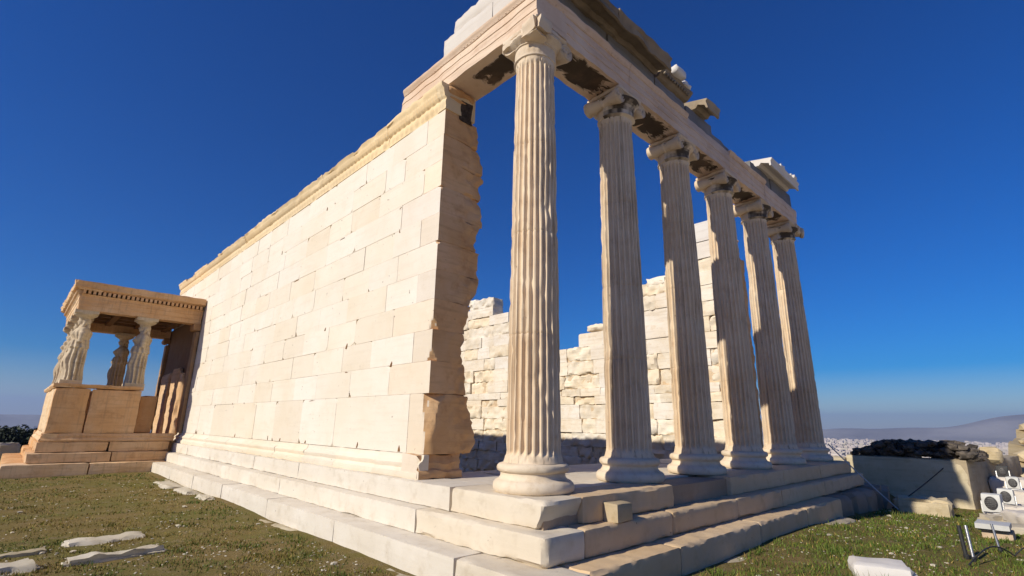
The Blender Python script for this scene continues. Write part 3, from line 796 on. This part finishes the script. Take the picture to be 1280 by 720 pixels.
for (x0, x1, zt, tn) in ((PX0-.50, PX0-.06, 3.8, .6), (PX1+.05, PX1+.5, 3.8, .6)):
    pp = MB(); pp.rbox(x0, x1, -.50, -.37, .31, zt, .14, .012, .02, tint=(tn, tn, tn)); pp.rbox(x0-.04, x1+.05, -.62, -.37, zt+.01, 4.05, .1, .02, .02, tint=(.7, .65, .6)); pp.build('pilaster', 'porch', P)  # pilasters tinted darker, porch shade put into their colour
for (x0, x1, zt) in ((-20.2, -18.95, 2.5), (-18.45, -17.45, 2.6), (-17.2, -16.75, 2.4)):
    pp = MB(); pp.rbox(x0, x1, -.56, -.372, .08, zt, .12, .04, .04, tint=(1.1, 1.2, 1.35)); pp.build('jamb_slab', 'porch', P)  # slabs tinted pale to paint the sun patches on the wall
pp = MB(); pp.box(-21.4, PX0-.1, -.372, -.366, .06, 4.4, (.36, .33, .32)); pp.build('shaded_wall_face', 'porch', P)  # thin dark sheet over the wall, painting the shade under the roof
# caryatids: draped women carrying capitals
def caryatid_mesh(flip, seed):
    mb = MB(); n = 72
    rows = [(.0, .245, .205), (.06, .25, .21), (.15, .24, .20), (.4, .225, .19), (.7, .225, .185), (.9, .24, .19), (.98, .25, .20), (1.02, .285, .225), (1.06, .28, .22), (1.16, .265, .205),
            (1.24, .25, .185), (1.27, .225, .165), (1.32, .235, .175), (1.42, .25, .195), (1.50, .265, .20), (1.57, .275, .165), (1.62, .255, .135), (1.655, .19, .11), (1.68, .12, .095)]
    z0 = .10; K = 1.0; vs = []; fs = []
    zl = [];
    for i in range(len(rows)-1):
        m_ = max(1, int((rows[i+1][0]-rows[i][0])/.035))
        zl += [rows[i][0]+(rows[i+1][0]-rows[i][0])*q/m_ for q in range(m_)]
    zl.append(rows[-1][0]); rz = [r[0] for r in rows]
    for z in zl:
        a_, b_ = np.interp(z, rz, [r[1] for r in rows]), np.interp(z, rz, [r[2] for r in rows])
        for i in range(n):
            t = 2*math.pi*i/n; x, y = a_*math.cos(t), b_*math.sin(t); fo = 0
            if z < 1.0:
                fo = .046*math.sin(t*13+.6*math.sin(z*2.2))*(1-.5*max(0, (z-.8)/.2))
                # bent leg pressing through the cloth
                kx = .11*flip; g_ = math.exp(-((x-kx)/.09)**2)*(1 if y < 0 else 0)
                fo *= 1-.85*g_; y -= g_*.085*math.exp(-((z-.62)/.24)**2)
            elif z < 1.27: fo = .030*math.sin(t*11+z*5)
            elif z < 1.56: fo = .010*math.sin(t*15+z*8); y -= .05*math.exp(-((abs(x)-.10)/.055)**2)*math.exp(-((z-1.44)/.07)**2)*(1 if y < 0 else 0)
            if y > 0 and 1.2 < z < 1.66: y += .035*math.exp(-(x/.1)**2)         # plaits on the back
            q = 1+fo/a_; p = (x*q, y*q, z); e = .02*nz(p, 4, seed)+.01*nz(p, 12, seed)
            r_ = math.hypot(*p[:2])+1e-6
            vs.append((p[0]*(1+e/r_)+.02*flip*math.sin(z*1.7), p[1]*(1+e/r_), z0+z))
    for j in range(len(zl)-1):
        for i in range(n): fs.append((j*n+i, j*n+(i+1) % n, (j+1)*n+(i+1) % n, (j+1)*n+i))
    fs.append(tuple(range(n))[::-1]); fs.append(tuple((len(zl)-1)*n+i for i in range(n))); mb.add(vs, fs)
    # neck, head, hair
    mb.lathe([(.105, 1.74), (.085, 1.80), (.08, 1.86), (.09, 1.90)], 24, (0, -.01, 0))
    def ell(cx, cyy, cz, rx, ry, rz_, m1=20, m2=14):
        pr = [(max(.02, math.sin(math.pi*i/m2)), -math.cos(math.pi*i/m2)) for i in range(m2+1)]
        k0 = len(mb.v); mb.lathe(pr, m1)
        for i in range(k0, len(mb.v)):
            v = mb.v[i]; mb.v[i] = (cx+v[0]*rx, cyy+v[1]*ry, cz+v[2]*rz_)
    ell(0, -.035, 1.955, .088, .105, .125)                      # skull and face
    ell(0, -.138, 1.945, .018, .022, .035, 10, 8)               # nose
    ell(0, -.125, 1.895, .03, .014, .012, 10, 8)                # mouth
    ell(0, -.105, 1.862, .035, .03, .03, 10, 8)                 # chin
    for sg in (-1, 1):
        ell(sg*.035, -.118, 1.967, .017, .012, .009, 10, 8); ell(sg*.09, -.01, 1.945, .018, .03, .04, 10, 8)
        mb.tube([(sg*.085, .01, 1.95), (sg*.11, .0, 1.85), (sg*.12, -.05, 1.74), (sg*.125, -.10, 1.62)], [.035, .035, .03, .02], 8)
        # arm stump
        mb.tube([(sg*.23, 0, 1.66), (sg*.285, .0, 1.55), (sg*.295, -.005, 1.40), (sg*.285, -.01, 1.28 if sg == flip else 1.36)], [.075, .078, .066, .058], 12)
    ell(0, .045, 1.96, .125, .115, .13); ell(0, .09, 1.80, .10, .07, .16)   # thick hair
    ell(0, -.02, 2.045, .115, .12, .05)
    # cushion capital
    mb.lathe([(.10, 2.03), (.14, 2.06), (.15, 2.08), (.16, 2.085), (.22, 2.12), (.265, 2.16), (.27, 2.185), (.2, 2.20)], 40)
    mb.v = [(v[0]*1.12, v[1]*1.12, v[2]) for v in mb.v]
    mb.box(-.30, .30, -.30, .30, 2.19, 2.30); mb.box(-.30, .30, -.27, .27, 0, .115)
    me = mb.build('caryatid_statue', 'statue', None, 60)
    r = me.modifiers.new('r', 'REMESH'); r.mode = 'VOXEL'; r.voxel_size = .0125; r.use_smooth_shade = True
    dg = bpy.context.evaluated_depsgraph_get(); new = bpy.data.meshes.new_from_object(me.evaluated_get(dg))
    old = me.data; me.modifiers.clear(); me.data = new
    if 'tint' in new.attributes: new.attributes.remove(new.attributes['tint'])
    a = new.color_attributes.new('tint', 'FLOAT_COLOR', 'POINT'); a.data.foreach_set('color', np.ones(len(new.vertices)*4))
    bpy.data.meshes.remove(old)
    if not new.materials: new.materials.append(M['statue'])
    return me
A = caryatid_mesh(1, 2); B = caryatid_mesh(-1, 9)
labs = [('draped stone woman statue on the near front corner of the small porch, brightly sunlit', -16.42, -3.55, 0),
        ('draped stone woman statue second along the porch front from the near corner', -17.90, -3.55, 0),
        ('draped stone woman statue third along the porch front from the near corner', -19.45, -3.55, 1),
        ('draped stone woman statue on the far front corner of the small porch', -20.98, -3.55, 1),
        ('draped stone woman statue behind the near corner one, closest to the long wall', -16.42, -1.95, 0),
        ('draped stone woman statue in dark silhouette on the far side of the porch', -20.98, -1.95, 1)]
for i, (lab, x, y, w_) in enumerate(labs):
    o = (A, B)[w_] if i in (0, 2) else (A, B)[w_].copy()
    if i not in (0, 2): COL.objects.link(o)
    o.location = (x, y, 1.757)
    tag(o, lab, 'statue', 'statues carrying the porch roof')

# ------------------------------------------------------------------ slabs in the grass
def stone(name, x, y, lx, ly, h, rot, lab, mat='fieldstone', z=None, tn=(1, 1, 1), amp=.03, er=.05, sink=.06, group=None, cat='stone slab', tilt=0):
    mb = MB(); mb.rbox(-lx/2, lx/2, -ly/2, ly/2, -sink, h, min(.07, lx/6), amp*1.3, er, freq=4.5, tint=tn)
    z = ground_h(x, y) if z is None else z
    o = mb.build(name, mat); o.location = (x, y, z); o.rotation_euler = (tilt, 0, rot)
    return tag(o, lab, cat, group)
stone('stone_slab', -4.98, -3.42, .42, .95, .05, .10, 'flat pale stone slab sunk in the grass, the one nearer the porch of two', group='slabs in the grass')
stone('stone_slab', -3.66, -3.45, .26, 1.0, .07, .10, 'long narrow pale slab lying in the grass in front of a flatter slab', group='slabs in the grass')
stone('stone_slab', -3.62, -4.42, .40, .55, .06, .2, 'pale stone slab cut by the bottom left corner of the view', group='slabs in the grass')
stone('stone_slab', -4.6, -4.35, .28, .7, .03, .1, 'low worn stone barely showing above the grass at the left edge', group='slabs in the grass', tn=(.8, .76, .65))
for i, (x, y, lx, ly, l) in enumerate(((-11.6, -1.42, 1.5, .45, 'pale flat stone strip beside the bottom step, the far longer one'), (-9.9, -1.38, 1.2, .35, 'pale flat stone against the bottom step, middle of the row'), (-8.3, -1.36, .8, .28, 'small flat stone against the bottom step, near end of the row'))):
    stone('stone_slab', x, y, lx, ly, .05, 0, l, group='stones along the bottom step')
stone('stone_slab', -16.9, -4.9, 3.0, .3, .05, 0, 'thin pale stone kerb at the foot of the porch steps', group='slabs in the grass', tn=(1.1, 1.1, 1.05))
fl = MB()
for (a, b2) in run(-16, 1.1, .8, 1.6):
    if random.random() < .85:
        fl = MB(); fl.rbox(a+.01, b2-.01, -1.36-random.uniform(0, .10), -1.1, -1.0, H3+.01+random.uniform(-.015, .01), .12, .02, .03, tint=jt((.85, .82, .74), .08)); fl.build('footing_slab', 'fieldstone', T)
for (a, b2) in run(-1, 7.5, .8, 1.4):
    if random.random() < .8:
        fl = MB(); fl.rbox(LX-.1, LX+random.uniform(.12, .32), a+.01, b2-.01, -1.1, H3+.0+random.uniform(-.03, .0), .12, .02, .03, tint=jt((.8, .76, .68), .08)); fl.build('footing_slab', 'fieldstone', T)

# ------------------------------------------------------------------ right side: parapet wall, rubble, lamps
W2 = empty('parapet_wall', (1.2, 14.0, -1.2))
tag(W2, 'low pale stone wall under a cap of dark rubble beyond the last column', 'wall')
wb = MB(); yw = 13.6
wb.rbox(-.03, 2.72, yw, yw+.6, -1.6, .05, .16, .015, .03, tint=(1.05, 1, .85))
wb.rbox(-1.8, -.04, yw+.02, yw+.6, -1.6, -.02, .16, .02, .03, tint=(.9, .85, .75))
wb.build('wall_face', 'fieldstone', W2)
wr = MB()                                                     # return running north, added and angled so its face lies in shade
for i in range(3):
    x, y = 2.73+.26*i*1.0, yw+.0+1.9*i
    k0 = len(wr.v); wr.rbox(-.6, 0, 0, 1.88, -2.1, .05, .16, .03, .03, tint=jt((.75, .68, .58), .08))
    for j in range(k0, len(wr.v)):
        v = wr.v[j]; ca, sa = math.cos(.149), -math.sin(.149)
        wr.v[j] = (x+v[0]*ca-v[1]*sa, y+v[0]*sa+v[1]*ca, v[2])
wr.build('wall_return', 'fieldstone', W2)
rb = MB()
for i in range(520):
    x = random.uniform(.12, 2.98); y = yw+random.uniform(.02, 2.2)
    hmax = .47*min(1, (x+.1)/.9, (3.1-x)/.6+.1); z = .05+random.random()*max(.02, hmax-.05)
    s_ = random.uniform(.06, .15); rb.rock((x, y, z), (s_*1.3, s_, s_*.7), sub=1, amp=.5, tint=jt((1, 1, 1), .55))
rb.build('rubble_cap', 'darkstone', W2, smooth=0)
ws = MB(); ws.rbox(2.75, 3.3, yw+2.2, yw+2.9, -.1, .34, .12, .06, .08, tint=(1, .9, .7)); ws.build('corner_stone', 'fieldstone', W2)
stone('fallen_block', 2.02, 11.2, 1.05, .62, .36, .12, 'rough weathered block lying on the grass before the pale low wall', amp=.05, er=.07, cat='stone block', tn=(1, .92, .75))
# stones behind
rbm = MB()
for i in range(900):
    x = random.uniform(3.6, 24); y = random.uniform(16, 30)
    hh = ground_h(x, min(y, 16.9)); z = hh + 2.5*min(1, max(0, (y-16.2)/7))*(.75+.3*nz((x, y, 0), .4, 5))
    s_ = random.uniform(.12, .38); rbm.rock((x, y, z), (s_*1.3, s_, s_*.75), sub=1, amp=.4, tint=jt((1.1, 1, .8), .2, .08))
vs = []; fs = []
for i in range(31):
    for j in range(13):
        x = 3.2+i*.75; y = 15.6+j*1.3; hh = ground_h(x, min(y, 16.9))
        vs.append((x, y, hh-.15+2.5*min(1, max(0, (y-16.2)/7))*(.75+.3*nz((x, y, 0), .4, 5))))
for i in range(30):
    for j in range(12): fs.append((i*13+j, (i+1)*13+j, (i+1)*13+j+1, i*13+j+1))
rbm.add(vs, fs, (.8, .7, .5))
tag(rbm.build('rubble', 'fieldstone', smooth=0), 'broad bank of loose tan rubble stones behind the lamps', 'rubble', kind='stuff')
# pale terrace of broken marble on the right
for i, (x, y, z, lx, ly, h, r, lab) in enumerate(((3.55, 11.2, -1.25, 1.0, .75, .31, .1, 'broad flat pale block under the nearest round-faced lamp'), (3.75, 12.6, -1.3, 1.1, .9, .43, -.1, 'pale squared block under the middle round-faced lamp'),
        (3.75, 14.1, -1.3, 1.1, 1.0, .67, .1, 'pale block beneath the farthest white lamp'), (3.5, 15.5, -1.3, 1.1, .9, .87, 0, 'pale block beneath the dark lamp at the end of the row'), (4.15, 10.6, -1.2, 1.3, .9, .42, .5, 'tilted pale slab among the marble scatter right of the lamps'), (3.28, 10.0, -1.1, .42, .34, .24, .8, 'small rounded pale stone just before the nearest lamp'),
        (3.75, 9.1, -1.1, .8, .6, .22, .3, 'flat pinkish slab between the lamps and the white-topped box'))):
    stone('marble_block', x, y, lx, ly, h, r, lab, 'new' if i < 5 else 'fieldstone', cat='stone block', amp=.03, er=.05, group='marble blocks by the lamps', tn=(.95, .92, .87), z=z)
stone('marble_block', 2.78, 3.0, .62, .5, .14, .35, 'smooth white marble block lying in the grass at the bottom edge', 'new', cat='stone block', amp=.012, er=.03)

def lamp(x, y, z, s_, rot, lab, dark=False):
    L = empty('floodlight', (x, y, z)); tag(L, lab, 'floodlight', 'floodlights beside the temple'); L.rotation_euler = (0, 0, 0)
    ca, sa = math.cos(rot), math.sin(rot)
    def place(mb):
        for i, v in enumerate(mb.v):
            a, b_, c_ = v; b_ = b_+c_*.16; a *= .82
            mb.v[i] = (x+a*ca-b_*sa, y+a*sa+b_*ca, z+c_)
        return mb
    h = MB(); h.rbox(-s_/2, s_/2, -s_*.05, s_*.55, .06*s_, 1.0*s_, s_/5, .0, .012)
    place(h).build('housing', 'black' if dark else 'lampwhite', L)
    le = MB(); le.lathe([(.30*s_, -s_*.02), (.335*s_, -.06*s_), (.30*s_, -.07*s_), (.27*s_, -.045*s_), (.10*s_, -.06*s_), (.02*s_, -.065*s_)], 30, (0, -.03*s_, .53*s_), 'y')
    place(le).build('lens', 'lens', L)
    gr = MB()
    for q in (-.18, -.09, 0, .09, .18):
        hw = math.sqrt(.29**2-q*q)*s_
        gr.box(-hw, hw, -s_*.125, -s_*.115, (.53+q)*s_-.006, (.53+q)*s_+.006)
    place(gr).build('grille', 'lens', L, smooth=0)
    bk = MB()
    for sg in (-1, 1): bk.box(sg*s_*.54-.012, sg*s_*.54+.012, s_*.1, s_*.22, 0, s_*.6)
    bk.box(-s_*.56, s_*.56, s_*.1, s_*.22, 0, .03)
    place(bk).build('bracket', 'steel', L, smooth=0)
    return L
lamp(3.24, 11.0, -.93, .40, -.12, 'white boxy floodlight with round dark face, nearest and largest of the row')
lamp(3.41, 12.4, -.86, .35, -.08, 'white boxy floodlight with round dark face, middle of the row')
lamp(3.51, 13.8, -.62, .31, -.05, 'white boxy floodlight with round dark face, farther and smaller in the row')
lamp(3.28, 15.2, -.42, .30, .0, 'dark floodlight at the far end of the row beside the rubble', True)
# railing by the lamps
rl = empty('pipe_railing', (4.6, 11.5, -1.1)); tag(rl, 'thin dark pipe railing leaning behind the white floodlights', 'railing')
for i in range(6):
    q = MB(); x, y = 3.95+.04*i, 9.6+i*1.05; q.tube([(x, y, ground_h(x, y)-.1), (x-.03, y+.08, ground_h(x, y)+.95)], .018); q.build('post', 'black', rl)
for dz in (.5, .92):
    q = MB(); q.tube([(3.95+.04*i-.02, 9.6+i*1.05+.06, ground_h(3.95+.04*i, 9.6+i*1.05)+dz) for i in range(6)], .014); q.build('rail', 'steel', rl)
# posts and box at the lower right
def post(x, y, h, lean, r, lab, mat='steel'):
    p = empty('metal_post', (x, y, ground_h(x, y))); tag(p, lab, 'post', 'metal posts at the lower right')
    q = MB(); z = ground_h(x, y); q.tube([(x, y, z-.05), (x+lean[0], y+lean[1], z+h)], r, 12); q.build('tube', mat, p)
    q = MB(); q.lathe([(r*1.25, z+.0), (r*1.5, z+.02), (r*1.5, z+.05), (r*1.1, z+.06)], 14, (x, y, 0)); q.build('foot', 'black', p)
post(3.46, 4.65, .42, (-.03, .10), .020, 'shiny upright metal post rising from the grass at the lower right')
post(3.38, 4.75, .40, (-.03, .06), .024, 'dark thick post standing close beside the shiny one', 'black')
post(3.66, 5.6, .36, (-.04, .05), .016, 'thin metal post in front of the white-topped box')
jb = empty('junction_box', (3.5, 7.6, -1.0)); tag(jb, 'white flat-topped box on a pinkish block near the metal posts', 'box')
q = MB(); q.rbox(3.32, 3.72, 7.4, 7.8, -1.1, -.80, .1, .02, .02, tint=(1, .85, .75)); q.build('plinth', 'fieldstone', jb)
q = MB(); q.rbox(3.26, 3.70, 7.30, 7.86, -.79, -.70, .1, .004, .008); q.build('lid', 'lampwhite', jb)
q = MB(); q.box(3.3, 3.66, 7.34, 7.82, -.812, -.792); q.build('gasket', 'black', jb, smooth=0)
ca_ = MB()
pts = []
for i in range(40):
    t = i/39; x = 3.45+.75*t; y = 4.2+1.5*math.sin(t*3.0)*.6+.5*t; pts.append((x, y, ground_h(x, y)+.03+.14*abs(math.sin(t*6.5))))
ca_.tube(pts, .009, 8); tag(ca_.build('cable', 'black'), 'black cable looping over the ground between the posts', 'cable')

# ropes
def rope(name, a, b, sag, r, mat, lab):
    a, b = Vector(a), Vector(b); q = MB()
    q.tube([a.lerp(b, i/14)-Vector((0, 0, sag*math.sin(math.pi*i/14))) for i in range(15)], r, 8)
    return tag(q.build(name, mat), lab, 'rope', 'ropes by the low wall')
rope('barrier_rope', (.40, 10.45, .42), (1.60, 10.75, -1.02), .03, .015, 'rope', 'taut grey rope running from the last column down to the grass')
rope('barrier_rope', (1.45, 10.95, -1.02), (2.42, 14.3, .06), .04, .013, 'darkrope', 'dark rope rising from the grass to the top of the low wall')

# ------------------------------------------------------------------ far left: blocks and trees beyond the porch
for i, (x, y, lx, ly, h, lab) in enumerate(((-23.9, -4.55, .6, .7, .62, 'pale squared block standing beyond the porch steps at the left edge'), (-26.0, -4.6, 1.4, .5, .5, 'long pale block lying farther out beyond the porch'))):
    stone('marble_block', x, y, lx, ly, h, .3, lab, 'fieldstone', cat='stone block', er=.05, group='blocks beyond the porch')
def tree(x, y, zb, h, rad, seed, lab):
    rd = random.Random(seed); t = empty('evergreen_tree', (x, y, zb)); tag(t, lab, 'tree', 'dark trees beyond the porch')
    q = MB(); q.tube([(x, y, zb-.5), (x+.1, y, zb+h*.3), (x-.1, y+.1, zb+h*.75)], [.3, .22, .08], 9)
    for i in range(6):
        a = rd.uniform(0, 6.28); z = zb+h*rd.uniform(.3, .6); q.tube([(x, y, z), (x+rad*.6*math.cos(a), y+rad*.6*math.sin(a), z+h*.18)], [.1, .03], 6)
    q.build('trunk', 'bark', t)
    q = MB(); cl = [(Vector((rd.gauss(0, .45)*rad, rd.gauss(0, .45)*rad, h*rd.uniform(.4, .95))), rad*rd.uniform(.25, .5)) for _ in range(16)]
    for i in range(2600):
        c0, r0 = rd.choice(cl); d = Vector((rd.gauss(0, 1), rd.gauss(0, 1), rd.gauss(0, 1))).normalized()*r0*rd.random()**.4
        p = Vector((x, y, zb))+c0+d; s_ = rd.uniform(.12, .3)
        u = Vector((rd.gauss(0, 1), rd.gauss(0, 1), rd.gauss(0, 1))).normalized(); v = u.orthogonal().normalized()
        k = rd.uniform(.6, 1.6); q.add([p-u*s_, p+v*s_*.6, p+u*s_, p-v*s_*.6], [(0, 1, 2, 3)], (k, k, k*.9))
    q.build('crown', 'leaf', t, smooth=0)
def at_px(u, v, dist):
    d = (F+Rv*((u-640)/631.05)-Uv*((v-360)/631.05)); d.normalize(); return CAM+d*dist
for i, (u, v, dist, lab) in enumerate(((4, 538, 92, 'dark evergreen tree cut by the left edge of the view'), (14, 540, 88, 'dark tree second in from the left edge'), (23, 537, 90, 'tallest dark tree of the clump beyond the porch'), (32, 546, 94, 'low dark tree at the right end of the clump, by the porch'))):
    p = at_px(u, v, dist); zb = ground_h(p.x, p.y); h = max(2.5, p.z-zb)
    tree(p.x, p.y, zb, h, 2.6, i+4, lab)

# ------------------------------------------------------------------ grass and pebbles
def in_temple(x, y):
    return (x < LX+.1 and y > -1.32 and x > -22.5 and y < 12.6) or (-22.2 < x < -15.15 and y > -4.6) or (y > 13.4 and x < 4)
def scatter(n, rmin, rmax, pw):
    out = []
    while len(out) < n:
        r = rmin*(rmax/rmin)**(random.random()**pw); a = random.uniform(-2.0, .85)   # azimuth from north
        x = CAM.x+r*math.sin(a); y = CAM.y+r*math.cos(a)
        if in_temple(x, y) or y > 16 or y < -7.2 or x > 4.9: continue
        out.append((x, y, r))
    return out
pts = scatter(300000, 1.3, 24, .66)
V = np.empty((len(pts)*3, 3)); Cc = np.ones((len(pts)*3, 4))
gcol = [np.array((.12, .16, .024)), np.array((.22, .175, .030)), np.array((.29, .205, .06)), np.array((.075, .105, .018))]
keep = 0
for (x, y, r) in pts:
    pn = nz((x, y, 0), .8, 11); p2 = nz((x, y, 0), 2.6, 17); p3 = nz((x, y, 0), 7, 5)
    right = x > 1.0
    dens = .45+1.0*p2+.4*p3+(.1 if right else .0)
    if random.random() > dens: continue
    if right: g1 = gcol[0] if random.random() < .72 else gcol[3] if random.random() < .5 else gcol[2]
    else:
        q = .45+pn*1.3+(.35 if y > -1.9 or x < -14 else 0)
        g1 = gcol[0]*.75+gcol[3]*.1 if random.random() < q*.75 else gcol[1] if random.random() < .6 else gcol[2]
    g1 = g1*random.uniform(.6, 1.35)
    tuft = max(0, nz((x, y, 0), 3.1, 31)-.18)*3
    if y > -1.75 and x < LX: tuft += .5*max(0, .6+nz((x, y, 0), 2, 3))
    if not right: tuft *= .55
    h = random.uniform(.012, .042)*(1+.5*p2+1.6*tuft)*(1.25 if right else .85); wd = .002+.0007*r
    if tuft > .25: g1 = g1*.55+np.array((.07, .12, .02))*.45
    a = random.uniform(0, 6.28); ln = random.uniform(.1, .9)*h; a2 = random.uniform(0, 6.28)
    z = ground_h(x, y)-.004; i = keep*3
    V[i] = (x-wd*math.cos(a), y-wd*math.sin(a), z); V[i+1] = (x+wd*math.cos(a), y+wd*math.sin(a), z)
    V[i+2] = (x+ln*math.cos(a2), y+ln*math.sin(a2), z+h); Cc[i:i+3, :3] = g1; keep += 1
V = V[:keep*3]; Cc = Cc[:keep*3]
me = bpy.data.meshes.new('grass'); me.vertices.add(keep*3); me.vertices.foreach_set('co', V.ravel())
me.loops.add(keep*3); me.loops.foreach_set('vertex_index', np.arange(keep*3, dtype=np.int32))
me.polygons.add(keep); me.polygons.foreach_set('loop_start', np.arange(0, keep*3, 3, dtype=np.int32))
me.update(calc_edges=True); me.validate()
a = me.color_attributes.new('tint', 'FLOAT_COLOR', 'POINT'); a.data.foreach_set('color', Cc.ravel())
me.materials.append(M['grass']); go = bpy.data.objects.new('grass', me); COL.objects.link(go)
tag(go, 'short olive and green meadow grass around the temple steps', 'grass', kind='stuff')
pb = MB()
for (x, y, r) in scatter(7000, 1.8, 18, .75):
    if nz((x, y, 0), 1.1, 23) < -.05 and random.random() < .8: continue
    s_ = random.uniform(.004, .011)*(1+r*.05)
    if random.random() < .03: s_ *= 2.6
    pb.rock((x, y, ground_h(x, y)+s_*.3), (s_*1.4, s_, s_*.6), sub=1, amp=.3, tint=jt((1, .97, .9), .2))
tag(pb.build('pebbles', 'pebble', smooth=0), 'scattered pale pebbles and marble chips in the grass', 'pebbles', kind='stuff')
